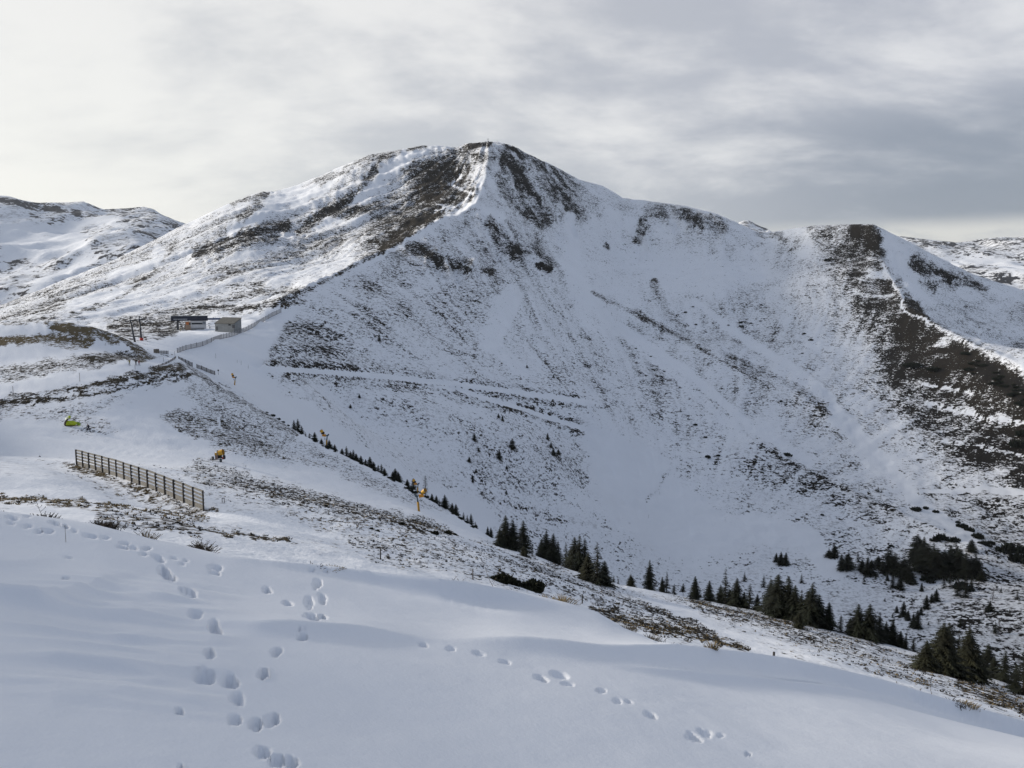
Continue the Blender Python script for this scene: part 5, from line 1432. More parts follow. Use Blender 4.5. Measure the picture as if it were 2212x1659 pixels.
STAND = {'l': {'el': (-0.28, 0.02, 1.16), 'wr': (-0.27, -0.12, 0.98), 'ha': (-0.26, -0.18, 0.92), 'kn': (-0.13, -0.04, 0.50), 'an': (-0.15, 0.02, 0.10)},
         'r': {'el': (0.28, 0.02, 1.16), 'wr': (0.27, -0.12, 0.98), 'ha': (0.26, -0.18, 0.92), 'kn': (0.13, -0.04, 0.50), 'an': (0.15, 0.02, 0.10)}}
POINT = {'l': {'el': (-0.46, -0.05, 1.36), 'wr': (-0.68, -0.1, 1.30), 'ha': (-0.78, -0.1, 1.30), 'kn': (-0.15, -0.04, 0.50), 'an': (-0.18, 0.02, 0.10)},
         'r': STAND['r']}
PULL = {'l': {'el': (-0.34, -0.12, 1.10), 'wr': (-0.50, -0.16, 1.02), 'ha': (-0.60, -0.16, 1.00), 'kn': (-0.24, -0.02, 0.52), 'an': (-0.34, 0.02, 0.12)},
        'r': {'el': (0.30, 0.10, 1.14), 'wr': (0.14, -0.16, 1.06), 'ha': (0.05, -0.2, 1.04), 'kn': (0.22, -0.02, 0.50), 'an': (0.38, 0.0, 0.02)}, 'twist': Matrix.Rotation(R(-9), 3, 'Y')}


def person(x, y, hpx, lay, label, jacket, trousers, pose=STAND, yaw=0.0, skis=True, hat='cloth_black', group=None, pack=False):
    p = lay.hit(x, y)
    H = size_at(p, hpx)
    me, head = body_mesh(pose, [M['skin'], M[jacket], M[trousers], M['cloth_black']], 'person')
    root = link('person', me)
    root.location = p
    root.rotation_euler = (0, 0, face_cam(p) + yaw)
    s = H / 1.82
    root.scale = (s, s, s)
    tag(root, label, 'person', group)
    bm = bmesh.new()
    bmesh.ops.create_uvsphere(bm, u_segments=12, v_segments=8, radius=0.128)
    for v in bm.verts:
        v.co.z = max(v.co.z, -0.02) * 1.05
    hm = bpy.data.meshes.new('hat')
    bm.to_mesh(hm); bm.free()
    hm.materials.append(M[hat])
    link('hat', hm, root, head + Vector((0, 0.01, 0.03)))
    if pack:
        MB().box((0.03, 0.20, 1.28), (0.32, 0.2, 0.46), taper=0.8).build('backpack', M['cloth_dark'], root)
    if skis:
        for k in ('l', 'r'):
            an = pose[k]['an']
            mb = MB().box((an[0], -0.05, an[2] - 0.09), (0.10, 1.55, 0.03)).box((an[0], -0.86, an[2] - 0.05), (0.09, 0.14, 0.02), Matrix.Rotation(R(-35), 3, 'X'))
            mb.build('ski', M['ski'], root)
    return root


GP = 'skiers standing on the road'
person(*zs(295, 1530), 12.0, HILL, 'skier in yellow green jacket with arm stretched out on the road', 'cloth_yellow', 'cloth_dark', POINT, R(20), group=GP)
person(*zs(447, 1527), 12.8, HILL, 'skier dressed all in black standing between two others on the road', 'cloth_black', 'cloth_black', STAND, R(-15), group=GP)
person(*zs(520, 1532), 11.4, HILL, 'skier in red jacket and dark trousers on the road', 'cloth_red', 'cloth_dark', STAND, R(160), hat='cloth_red', group=GP)
GS = 'tiny figures round the lift station'
person(*zs(985, 828), 8.0, MTN, 'tiny dark figure, leftmost of the pair left of the lift station', 'cloth_grey', 'cloth_dark', STAND, R(30), False, group=GS)
person(*zs(1026, 824), 8.0, MTN, 'tiny dark figure, right one of the pair left of the lift station', 'cloth_dark', 'cloth_dark', STAND, R(200), False, group=GS)
person(*zs(1170, 812), 6.0, MTN, 'tiny grey figure standing alone between the pair and the station column', 'cloth_grey', 'cloth_grey', STAND, 0, False, group=GS)
person(*zr(307, 514), 5.4, MTN, 'tiny dark figure just left of the one in yellow under the station', 'cloth_grey', 'cloth_dark', STAND, R(90), False, group=GS)
person(*zr(355, 495), 5.4, MTN, 'tiny figure in yellow jacket at the foot of the station column', 'cloth_gold', 'cloth_dark', STAND, R(-40), False, group=GS)
person(*zr(815, 457), 6.4, MTN, 'tiny dark figure on the snow under the blue link roof', 'cloth_dark', 'cloth_black', STAND, R(180), False, group=GS)

z3 = lambda x, y: zq(x, y, 220, 1600, 11.06)
kr = person(*z3(1425, 1100), 17.2, HILL, 'kite skier in dark clothes leaning back with legs apart, holding a bar', 'cloth_dark', 'cloth_dark', PULL, R(8), hat='cloth_black', pack=True)
MB().cyl((-0.66, -0.45, 1.0), (-0.60, 0.15, 1.02), 0.022, 0.022, 8).build('control_bar', M['black'], kr)

# the kite: a half-inflated wing lying on its side
p = HILL.hit(*z3(700, 862))
u = size_at(p, 1.0 / (11.06 * 1.82279))
root = empty('ski_kite', p, face_cam(p))
tag(root, 'lime green ski kite with brown edges lying half inflated on the snow', 'kite')
KX = lambda v: (v - 700) * u
KZ = lambda v: (862 - v) * u


def canopy(name, topc, botc, bulge, material, parent, n=14, m=6, y0=0.0):
    """cloth between two edge curves, ballooning towards the viewer"""
    def samp(c, f):
        L = [0]
        for a_, b_ in zip(c[:-1], c[1:]): L.append(L[-1] + math.hypot(b_[0] - a_[0], b_[1] - a_[1]))
        return float(np.interp(f * L[-1], L, [q[0] for q in c])), float(np.interp(f * L[-1], L, [q[1] for q in c]))
    mb = MB()
    vs = []
    for i in range(n + 1):
        f = i / n
        (x0, z0), (x1, z1) = samp(topc, f), samp(botc, f)
        cell = 0.80 + 0.20 * abs(math.sin(f * math.pi * 6))
        for j in range(m + 1):
            g_ = j / m
            yb = -bulge * math.sin(math.pi * (0.12 + 0.80 * g_)) * cell * math.sin(math.pi * (0.1 + 0.8 * f)) ** 0.5
            vs.append((KX(x0 + (x1 - x0) * g_), y0 + yb + (1 - g_) * 0.35, KZ(z0 + (z1 - z0) * g_)))
    k = len(vs)
    vs += [(x, y + 0.05, z) for x, y, z in vs]
    fs = []
    for i in range(n):
        for j in range(m):
            a_, b_, c_, d_ = i * (m + 1) + j, (i + 1) * (m + 1) + j, (i + 1) * (m + 1) + j + 1, i * (m + 1) + j + 1
            fs += [(a_, b_, c_, d_), (d_ + k, c_ + k, b_ + k, a_ + k)]
    mb.add(vs, fs)
    return mb.build(name, material, parent, True)


canopy('canopy', [(470, 640), (560, 615), (640, 628), (740, 632), (820, 655), (900, 705)], [(455, 815), (520, 826), (650, 830), (760, 835), (830, 820), (880, 800)], 0.55, M['limeskin'], root)
canopy('wing_tip', [(895, 703), (940, 700), (985, 710), (1020, 755), (1045, 790)], [(875, 802), (910, 835), (960, 855), (1000, 862), (1035, 850)], 0.35, M['greenskin'], root, 8, 4)
up = canopy('upper_wing', [(455, 560), (490, 500), (530, 470), (580, 430), (640, 405)], [(480, 585), (530, 560), (590, 545), (640, 520), (680, 470)], 0.25, M['paleskin'], root, 10, 4, 0.3)
canopy('upper_wing_tip', [(560, 445), (600, 415), (640, 402), (665, 408)], [(585, 530), (620, 528), (655, 515), (682, 470)], 0.27, M['limeskin'], root, 8, 4, 0.27)
MB().tube([(KX(580), 0.30, KZ(555)), (KX(520), 0.12, KZ(585)), (KX(470), 0.0, KZ(640)), (KX(435), -0.05, KZ(715)), (KX(432), -0.05, KZ(780)), (KX(465), -0.1, KZ(822))], [0.10, 0.14, 0.17, 0.17, 0.16, 0.12], 10).build('leading_edge', M['brownskin'], root, True)
MB().tube([(KX(465), -0.1, KZ(828)), (KX(600), -0.22, KZ(838)), (KX(760), -0.22, KZ(845)), (KX(870), -0.18, KZ(838)), (KX(950), -0.15, KZ(862))], [0.08, 0.09, 0.09, 0.08, 0.05], 8).build('trailing_edge', M['brownskin'], root, True)
ln = MB()
for zz, yy in ((800, 0.0), (855, -0.1)):
    ln.cyl((KX(1030), yy, KZ(zz)), (KX(1300), -0.3, KZ(880)), 0.012, 0.012, 4)
ln.build('kite_line', M['whitewall'], root)


# ---------------------------------------------------------------- piste poles, posts, cross
def pole(name, x, y, hpx, lay, label, cat, group, r0=0.035, m='greywood', head=False, lean=0.0, rmin_px=0.0):
    p = lay.hit(x, y)
    H = size_at(p, hpx)
    mb = MB().cyl((0, 0, -0.3), (lean * H, 0, H), r0, r0 * 0.9, 8)
    if head:
        root = empty(name, p, face_cam(p))
        mb.build('pole', M[m], root)
        MB().cyl((0, -0.06, H - 0.1), (0, -0.02, H - 0.1), 0.30, 0.30, 16).build('sign_disc', M['darksteel'], root)
        return tag(root, label, cat, group)
    o = mb.build(name, M[m], None, loc=p)
    o.rotation_euler = (0, 0, face_cam(p))
    return tag(o, label, cat, group)


z1 = lambda x, y: zq(x, y, 0, 1100, 2.0109)
GPP = 'thin marker poles along the pistes'
for i, (x, y, h, lab) in enumerate([(105, 915, 19, 'thin grey marker pole at the near end of the road, by the left edge'), (632, 808, 19, 'thin grey marker pole on the road edge between the near end and the skiers'), (1070, 712, 10, 'short thin marker pole just below the skier in black'), (1295, 652, 10, 'thin marker pole on the road edge right of the skiers'), (1385, 620, 15, 'thin marker pole at the corner of the road beside the long fence')]):
    pole('marker_pole', *z1(x, y), h, HILL, lab, 'pole', GPP, 0.055)
for x, y, h, lab in [(907, 910, 10.5, 'thin marker pole, nearest the long fence on the saddle piste'), (1240, 980, 6.5, 'thin marker pole, left of the close pair on the saddle piste'), (1303, 1010, 8.5, 'thin marker pole, right of the close pair on the saddle piste'), (1413, 1070, 8, 'thin marker pole where the bowl track begins')]:
    pole('marker_pole', *zr(x, y), h, MTN, lab, 'pole', GPP, 0.06)
zv = lambda x, y: zq(x, y, 1800, 1900, 1.8433)
for x, y, h, lab in [(1390, 256, 7, 'thin marker pole, middle one on the bowl floor'), (1470, 86, 6.5, 'thin marker pole, highest one on the bowl floor'), (1540, 562, 7, 'thin marker pole, lowest one on the bowl floor')]:
    pole('marker_pole', *zv(x, y), h, MTN, lab, 'pole', GPP, 0.07)
pole('piste_sign', *zr(948, 1168), 10.2, MTN, 'small round piste sign on a pole right of the short slatted barrier', 'sign', None, 0.06, 'darksteel', True)

GW = 'weathered wooden posts on the near slope'
zm = lambda x, y: zq(x, y, 900, 1600, 2.0109)
pole('wooden_post', *zm(1203, 1206), 26, HILL, 'thin wooden post standing farthest left on the near slope', 'post', GW, 0.05, 'post')
pc = HILL.hit(*zm(1934, 1372))
hp = size_at(pc, 24)
root = empty('wooden_post', pc, face_cam(pc))
tag(root, 'wooden post with a short cross stick beside bent dry stems', 'post', GW)
MB().cyl((0, 0, -0.3), (0, 0, hp), 0.055, 0.05, 8).build('stake', M['greywood'], root)
MB().box((0.2, -0.03, hp * 0.42), (1.4, 0.04, 0.05), Matrix.Rotation(R(5), 3, 'Y')).build('cross_stick', M['greywood'], root)
pole('wooden_post', *zv(908, 878), 20, HILL, 'short wooden post among straw grass at the drift edge', 'post', GW, 0.055, 'post')
pole('wooden_post', *zv(1743, 1118), 27, HILL, 'wooden post in the dark heather right of the drift tip', 'post', GW, 0.05, 'post')
pole('wooden_post', *zq(410, 1133, 2800, 1900, 1.659), 9, HILL, 'stump of a post just showing above the drift edge', 'post', GW, 0.075, 'post')
zf = lambda x, y: zq(x, y, 0, 1600, 2.212)
pp = HILL.hit(*zf(1945, 838))
root = empty('stake_frame', pp, face_cam(pp))
tag(root, 'small frame of two stakes in the snow right of the fence end', 'stakes')
k = size_at(pp, 1 / (2.212 * 1.82279))
MB().box((-9 * k, 0, 20 * k), (0.06, 0.06, 44 * k)).build('stake', M['greywood'], root)
MB().box((9 * k, 0, 20 * k), (0.06, 0.06, 44 * k)).build('stake', M['greywood'], root)
MB().box((0, 0.05, 38 * k), (24 * k, 0.05, 0.05)).build('cross_bar', M['greywood'], root)

z7 = lambda x, y: zq(x, y, 1880, 530, 11.06)
p = MTN.hit(*z7(462, 302))
hC = size_at(p, 6.4)
root = empty('summit_cross', p, face_cam(p))
tag(root, 'summit cross standing on top of the mountain', 'cross')
MB().box((0, 0, hC / 2 - 0.3), (0.55, 0.5, hC + 0.6)).build('upright', M['cross'], root)
MB().box((0, -0.02, hC * 0.80), (2.1, 0.52, 0.55)).build('cross_beam', M['cross'], root)
MB().box((0, 0, 0.2), (2.4, 2.0, 1.0), taper=0.7).build('stone_base', M['darksteel'], root)
p = MTN.hit(*z7(857, 356))
root = empty('summit_pole', p, face_cam(p))
hC = size_at(p, 5.2)
tag(root, 'thin pole on the summit just right of the cross', 'pole')
MB().cyl((0, 0, -1), (0, 0, hC), 0.13, 0.1, 8).build('pole', M['greywood'], root)
MB().box((0, -0.1, hC * 0.72), (0.6, 0.15, 1.3)).build('sign_board', M['greywood'], root)

# ================================================================ trees and shrubs
def conifer(seed, Rb, nwh, per, droop, gaps=0.0, power=0.85, lo=0.03, tw=0.30, seg=5, up=0.12):
    """crown of a conifer of height 1: whorls of drooping branches carrying twig sprays"""
    rnd = random.Random(seed)
    V, F = [], []

    def tri(a_, b_, c_):
        o_ = len(V)
        V.extend((a_, b_, c_))
        F.append((o_, o_ + 1, o_ + 2))
    for i in range(nwh):
        z = lo + (0.985 - lo) * (i / (nwh - 1)) ** 0.92
        if rnd.random() < gaps * 0.3 and 0.1 < z < 0.9:
            continue
        side_bias = rnd.uniform(0, 6.28)
        for k in range(per):
            if rnd.random() < gaps:
                continue
            az_ = 2 * math.pi * (k + rnd.uniform(-.4, .4)) / per + i * 1.3
            L = (Rb * (1 - z) ** power * rnd.uniform(0.62, 1.18) + 0.012) * (1 + 0.18 * math.cos(az_ - side_bias))
            ca, sa = math.cos(az_), math.sin(az_)
            zz = z + rnd.uniform(-.012, .012)
            dr = droop * rnd.uniform(.7, 1.3)
            P_ = [Vector((ca * L * u, sa * L * u, zz + L * (up * u - dr * u * u))) for u in [q / seg for q in range(seg + 1)]]
            side_ = Vector((-sa, ca, 0))
            for q in range(seg):
                u = (q + 0.7) / seg
                wd = L * tw * (1.05 - 0.75 * u) * rnd.uniform(.7, 1.3) + 0.006
                fw = Vector((ca, sa, 0)) * wd * 0.75
                dn = Vector((0, 0, -wd * rnd.uniform(.15, .55)))
                tri(P_[q], P_[q + 1], P_[q + 1] + side_ * wd + fw + dn)
                tri(P_[q + 1], P_[q], P_[q + 1] - side_ * wd + fw + dn)
                tri(P_[q], P_[q + 1], (P_[q] + P_[q + 1]) / 2 + Vector((0, 0, -wd * rnd.uniform(.6, 1.0))) + fw * .4)
    me = bpy.data.meshes.new('crown')
    me.from_pydata(V, [], F)
    return me


def trunk_mesh(r, h):
    mb = MB().cyl((0, 0, -0.04), (0, 0, h * 0.5), r, r * 0.6, 7).cyl((0, 0, h * 0.5), (0, 0, h), r * 0.6, r * 0.08, 7)
    me = bpy.data.meshes.new('trunk')
    me.from_pydata(mb.v, [], mb.f)
    me.materials.append(M['bark'])
    return me


def larch_mesh(seed):
    rnd = random.Random(seed)
    mb = MB()
    for i in range(26):
        z = 0.12 + 0.85 * i / 25
        for k in range(5):
            a_ = rnd.uniform(0, 6.28)
            L = 0.20 * (1 - z) ** 0.7 * rnd.uniform(.7, 1.2) + 0.02
            p0 = Vector((0, 0, z))
            p1 = p0 + Vector((math.cos(a_) * L, math.sin(a_) * L, L * rnd.uniform(0.0, .35)))
            mb.cyl(p0, p1, 0.0035, 0.0015, 3, False)
            for q in range(4):
                b0 = p0.lerp(p1, rnd.uniform(.3, 1))
                mb.cyl(b0, b0 + Vector((rnd.uniform(-.04, .04), rnd.uniform(-.04, .04), rnd.uniform(-.035, .03))), 0.0018, 0.001, 3, False)
    me = bpy.data.meshes.new('crown')
    me.from_pydata(mb.v, [], mb.f)
    return me


def shrub_mesh(seed, n=260, flat=0.5):
    """dwarf pine or juniper: upward sprays over a low uneven mound, unit radius"""
    rnd = random.Random(seed)
    V, F = [], []
    lob = [(rnd.uniform(-.6, .6), rnd.uniform(-.6, .6), rnd.uniform(.35, .6)) for _ in range(6)]
    for _ in range(n):
        cx, cy, rr = rnd.choice(lob)
        a_, b_ = rnd.uniform(0, 6.28), rnd.uniform(0.0, 1.0)
        x, y = cx + math.cos(a_) * rr * math.sqrt(b_), cy + math.sin(a_) * rr * math.sqrt(b_)
        top = flat * max(0.05, 1 - (x * x + y * y) * 0.75) * rnd.uniform(.55, 1.15)
        p0 = Vector((x * 0.75, y * 0.75, top * rnd.uniform(0, .55)))
        d = Vector((x * .5 + rnd.uniform(-.25, .25), y * .5 + rnd.uniform(-.25, .25), 0.5)).normalized()
        L = rnd.uniform(.16, .34)
        s = d.orthogonal().normalized() * L * 0.38
        s = Matrix.Rotation(rnd.uniform(0, 6.28), 3, d) @ s
        tip = p0 + d * L
        o_ = len(V)
        V.extend((p0 + s, p0 - s, tip, p0 + d * L * .5 + s.cross(d) * 1.0, p0 - d * .1))
        F.extend(((o_, o_ + 1, o_ + 2), (o_ + 3, o_ + 4, o_ + 2)))
    me = bpy.data.meshes.new('shrub')
    me.from_pydata(V, [], F)
    return me


def withmat(me, m):
    me.materials.append(m)
    return me


KIND = {
    'dense': [withmat(conifer(s, 0.30, 30, 9, 0.38, 0.06, power=0.78), M['needle']) for s in (1, 2, 3)],
    'slim': [withmat(conifer(s, 0.21, 28, 8, 0.42, 0.12, power=0.8), M['needle']) for s in (11, 12, 13)],
    'sparse': [withmat(conifer(s, 0.24, 26, 7, 0.32, 0.30, tw=0.24), M['needle']) for s in (21, 22)],
    'wide': [withmat(conifer(s, 0.40, 34, 11, 0.26, 0.05, power=0.85), M['needle_warm']) for s in (31, 32)],
    'tiny': [withmat(conifer(s, 0.26, 13, 6, 0.35, 0.10, tw=0.42, seg=3), M['needle']) for s in (41, 42, 43, 44)],
    'bush': [withmat(conifer(s, 0.55, 18, 10, 0.20, 0.08, power=0.6, tw=0.36), M['needle_warm']) for s in (51, 52)],
    'ragged': [withmat(conifer(s, 0.46, 22, 9, 0.22, 0.22, power=0.62, tw=0.36), M['needle']) for s in (55, 56, 57)],
    'lolly': [withmat(conifer(61, 0.32, 16, 8, 0.25, 0.1, power=0.7, lo=0.38, tw=0.4), M['needle'])],
    'larch': [withmat(larch_mesh(71), M['larch'])],
}
PINE = [withmat(shrub_mesh(s), M['pine']) for s in (81, 82, 83, 84)]
JUNI = [withmat(shrub_mesh(s, 420, 0.75), M['needle_warm']) for s in (91, 92)]
TRUNK = trunk_mesh(0.017, 0.99)
TRUNK_T = trunk_mesh(0.022, 0.97)
rt = random.Random(5)


def tree(kind, x, ytop, ybase, lay, label, group=None, widen=1.0, name=None, back=0.0):
    p = lay.hit(x, ybase)
    if back:
        q = Vector((p.x, p.y, 0)).normalized() * back
        p = Vector((p.x + q.x, p.y + q.y, lay.height(p.x + q.x, p.y + q.y)))
    H = max(0.5, size_at(p, ybase - ytop))
    nm = name or ('larch_tree' if kind == 'larch' else 'spruce_tree')
    root = empty(nm, p - Vector((0, 0, 0.03 * H)), rt.uniform(0, 6.28))
    root.scale = (H * widen, H * widen, H * 1.02)
    tag(root, label, 'tree', group)
    link('trunk', TRUNK_T if kind in ('tiny', 'larch') else TRUNK, root)
    link('crown', rt.choice(KIND[kind]), root)
    return root


def shrub(x, y, wpx, lay, label, group=None, meshes=PINE, hk=1.4, name='dwarf_pine', cat='shrub'):
    p = lay.hit(x, y)
    r_ = size_at(p, wpx) / 2 * 1.35
    o = link(name, rt.choice(meshes))
    o.location = p - Vector((0, 0, 0.06 * r_))
    o.rotation_euler = (0, 0, rt.uniform(0, 6.28))
    o.scale = (r_, r_, r_ * hk)
    return tag(o, label, cat, group)


ORD = ['first', 'second', 'third', 'fourth', 'fifth', 'sixth', 'seventh', 'eighth', 'ninth', 'tenth', 'eleventh', 'twelfth', 'thirteenth', 'fourteenth', 'fifteenth', 'sixteenth', 'seventeenth', 'eighteenth', 'nineteenth', 'twentieth',
       'twenty-first', 'twenty-second', 'twenty-third', 'twenty-fourth', 'twenty-fifth', 'twenty-sixth', 'twenty-seventh', 'twenty-eighth', 'twenty-ninth', 'thirtieth', 'thirty-first', 'thirty-second', 'thirty-third', 'thirty-fourth', 'thirty-fifth', 'thirty-sixth', 'thirty-seventh', 'thirty-eighth', 'thirty-ninth', 'fortieth']


def grove(items, conv, lay, fmt, group, scale_, back=0.0):
    """items (kind, x, ytop, ybase[, widen]) in an enlarged crop; ordinals run left to right"""
    items = sorted(items, key=lambda q: q[1])
    for i, it in enumerate(items):
        x, y = conv(it[1], it[3])
        _, yt = conv(it[1], it[2])
        tree(it[0], x, yt, y, lay, fmt % ORD[i], group, it[4] if len(it) > 4 else 1.0, back=back)


# ---- the row of small spruces along the hill crest
rowA = [('slim', 518, 90, 170, 1.7), ('slim', 550, 88, 195, 1.7), ('slim', 580, 138, 205, 1.7), ('tiny', 610, 198, 238, 1.5), ('tiny', 640, 208, 252, 1.5), ('dense', 682, 195, 268, 1.7), ('dense', 735, 240, 290, 1.7), ('dense', 797, 243, 313, 1.7), ('dense', 840, 278, 332, 1.7),
        ('dense', 898, 308, 358, 1.7), ('slim', 933, 283, 368, 1.7), ('dense', 965, 323, 384, 1.7), ('slim', 988, 313, 398, 1.7), ('dense', 1010, 348, 412, 1.7), ('dense', 1048, 363, 428, 1.7), ('dense', 1085, 388, 442, 1.7), ('dense', 1120, 375, 468, 1.7), ('dense', 1150, 418, 483, 1.7), ('slim', 1185, 433, 494, 1.7), ('slim', 1210, 428, 508, 1.7), ('dense', 1235, 470, 528, 1.7),
        ('dense', 1300, 498, 562, 1.7), ('dense', 1320, 478, 577, 1.7), ('dense', 1345, 508, 592, 1.7), ('dense', 1415, 573, 634, 1.7), ('slim', 1462, 558, 652, 1.7)]
grove(rowA, zm, HILL, '%s small spruce from the upper left in the row along the hill crest', 'small spruces along the hill crest above the snow guns', 2.0109)
rowB = [('dense', 1610, 688, 750, 1.5), ('dense', 1645, 703, 768, 1.5), ('tiny', 1670, 728, 785, 1.5), ('dense', 1712, 693, 808, 1.5), ('dense', 1770, 753, 838, 1.5), ('dense', 1800, 758, 853, 1.5), ('sparse', 1860, 818, 885, 1.5), ('sparse', 1890, 843, 908, 1.5), ('slim', 1920, 833, 928, 1.5), ('tiny', 1955, 893, 948, 1.5)]
grove(rowB, zm, HILL, '%s small spruce after the bare larch, counting down the hill crest', 'small spruces on the crest below the bare larch', 2.0109)
tree('larch', *zm(1560, 540), zm(0, 712)[1], HILL, 'bare grey larch standing behind the lower snow gun', None, 1.0)
for i, (x, y, w_) in enumerate([(345, 62, 44), (395, 92, 40), (430, 112, 34), (470, 130, 26), (300, 30, 26), (120, 120, 26), (1640, 0, 0), (1415, 655, 54), (1470, 690, 60), (1440, 672, 40)]):
    if w_:
        shrub(*zm(x, y), w_ / 3.666, HILL, 'low dark shrub on the hill crest, %s' % (['left of the first small spruces, nearest them', 'above the first small spruces, a wide one', 'just above the first small spruces', 'touching the first small spruces', 'highest one above the spruce row', 'standing apart below the crest', '', 'left above the lower snow gun', 'right beside the arm of the lower snow gun', 'between two others at the lower snow gun'][i]), 'low shrubs along the hill crest', hk=1.4)

rcs = random.Random(31)
for i in range(46):
    f = rcs.random()
    x = 630 + 400 * f
    y = float(np.interp(x, [q[0] for q in RIDGE_M], [q[1] for q in RIDGE_M])) + rcs.uniform(-1, 3.5)
    shrub(x, y, rcs.uniform(6, 14), HILL, 'low dark shrub in the belt under the small spruces of the hill crest', 'shrub belt under the crest spruces', hk=1.3)

# ---- the clumps where the slope meets the crest
zt = lambda x, y: zq(x, y, 1900, 2000, 3.6867)
grove([('dense', 75, 205, 345), ('dense', 122, 232, 390)], zt, HILL, '%s spruce of the small pair left of the first dark clump', 'spruces in clumps at the slope edge', 3.6867)
grove([('dense', 250, 280, 560, 1.42), ('dense', 335, 88, 575, 1.36), ('dense', 440, 150, 610, 1.30), ('dense', 590, 162, 640, 1.18)], zt, HILL, '%s tall spruce from the left in the first dark clump', 'spruces in clumps at the slope edge', 3.6867)
tree('bush', *zt(600, 545), zt(0, 705)[1], HILL, 'rounded bushy young spruce at the right foot of the first clump', 'spruces in clumps at the slope edge', 1.0)
tree('tiny', *zt(718, 510), zt(0, 660)[1], HILL, 'little spruce alone between the first two dark clumps', 'spruces in clumps at the slope edge')
grove([('dense', 855, 430, 715, 1.30), ('dense', 925, 290, 725, 1.30), ('dense', 1025, 313, 750, 1.18), ('slim', 1095, 408, 765, 1.30)], zt, HILL, '%s spruce from the left in the middle dark clump', 'spruces in clumps at the slope edge', 3.6867)
grove([('sparse', 1210, 400, 780, 1.18), ('dense', 1335, 370, 880, 1.30), ('slim', 1405, 328, 900, 1.18), ('slim', 1482, 385, 920, 1.42), ('dense', 1280, 520, 840, 1.30), ('wide', 1530, 640, 1060, 1.18), ('sparse', 1662, 472, 1110, 1.30), ('dense', 1770, 750, 1125, 1.47)], zt, HILL, '%s spruce from the left in the third and largest dark clump', 'spruces in clumps at the slope edge', 3.6867)
for x, y, w_, lb in [(1470, 1000, 170, 'dark low boughs under the left of the third clump'), (1620, 1060, 220, 'dark low boughs spreading under the middle of the third clump'), (1790, 1110, 170, 'dark low boughs under the right of the third clump')]:
    shrub(*zt(x, y), w_ / 6.72, HILL, lb, 'low dark boughs at the foot of the third clump', hk=1.4)
tree('bush', *zt(2150, 930), zt(0, 1110)[1], HILL, 'wide bushy spruce alone right of the third clump', 'spruces in clumps at the slope edge', 0.9)
grove([('tiny', 1905, 893, 1018), ('tiny', 1970, 948, 1042)], zt, HILL, '%s of two little spruces just right of the third clump', 'spruces in clumps at the slope edge', 3.6867)

# ---- singles and the long dark row
GL = 'spruces in the long row along the slope edge'
tree('dense', *zv(1395, 548), zv(0, 775)[1], HILL, 'tall full spruce standing alone in a gap of the row', GL, 0.95)
tree('sparse', *zv(1520, 630), zv(0, 795)[1], HILL, 'thin pointed spruce just right of the tall lone spruce', GL, 1.1)
tree('dense', *zv(1488, 668), zv(0, 785)[1], HILL, 'short spruce pressed against the thin pointed spruce', GL)
tree('tiny', *zv(1575, 728), zv(0, 812)[1], HILL, 'low round spruce left of the one with a bare stem', GL, 1.4)
tree('lolly', *zv(1640, 718), zv(0, 818)[1], HILL, 'small spruce with bare stem and round crown', GL, 1.0)
tree('dense', *zv(1725, 670), zv(0, 848)[1], HILL, 'full spruce just right of the one with a bare stem', GL, 1.1)
tree('dense', *zv(1828, 705), zv(0, 862)[1], HILL, 'bushy spruce left of the tall ragged spruce', GL, 1.2)
tree('sparse', *zv(1945, 602), zv(0, 885)[1], HILL, 'tall ragged spruce, highest of the row with a thin top', GL, 1.0)
zw = lambda x, y: zq(x, y, 2800, 1900, 1.659)
rowC = [('dense', 60, 660, 790, 1.22), ('dense', 165, 615, 812, 1.34), ('dense', 120, 690, 800, 1.22), ('sparse', 250, 640, 815, 1.46), ('dense', 215, 700, 812, 1.22), ('dense', 300, 720, 835, 1.22), ('dense', 385, 620, 855, 1.34), ('dense', 432, 585, 880, 1.52), ('dense', 500, 600, 895, 1.22), ('dense', 543, 658, 905, 1.22), ('slim', 585, 690, 915, 1.22), ('dense', 628, 700, 925, 1.22), ('dense', 655, 648, 935, 1.40), ('dense', 700, 720, 940, 1.22), ('dense', 765, 772, 960, 1.22), ('sparse', 845, 858, 980, 1.22), ('dense', 905, 880, 990, 1.22),
        ('dense', 955, 782, 1008, 1.34), ('dense', 1030, 782, 1025, 1.46), ('slim', 1095, 838, 1040, 1.46), ('dense', 1140, 900, 1050, 1.22), ('dense', 1182, 885, 1062, 1.22), ('dense', 1235, 958, 1075, 1.22), ('slim', 1270, 982, 1082, 1.46), ('sparse', 1320, 1008, 1105, 1.46)]
grove(rowC, zw, HILL, '%s spruce from the left in the row beyond the tall ragged one', GL, 1.659)
tree('bush', *zw(575, 838), zw(0, 955)[1], HILL, 'pale olive young spruce in front of the dense row', GL, 0.8)
zx = lambda x, y: zq(x, y, 3500, 2400, 4.147)
GB = 'large spruces at the lower right'
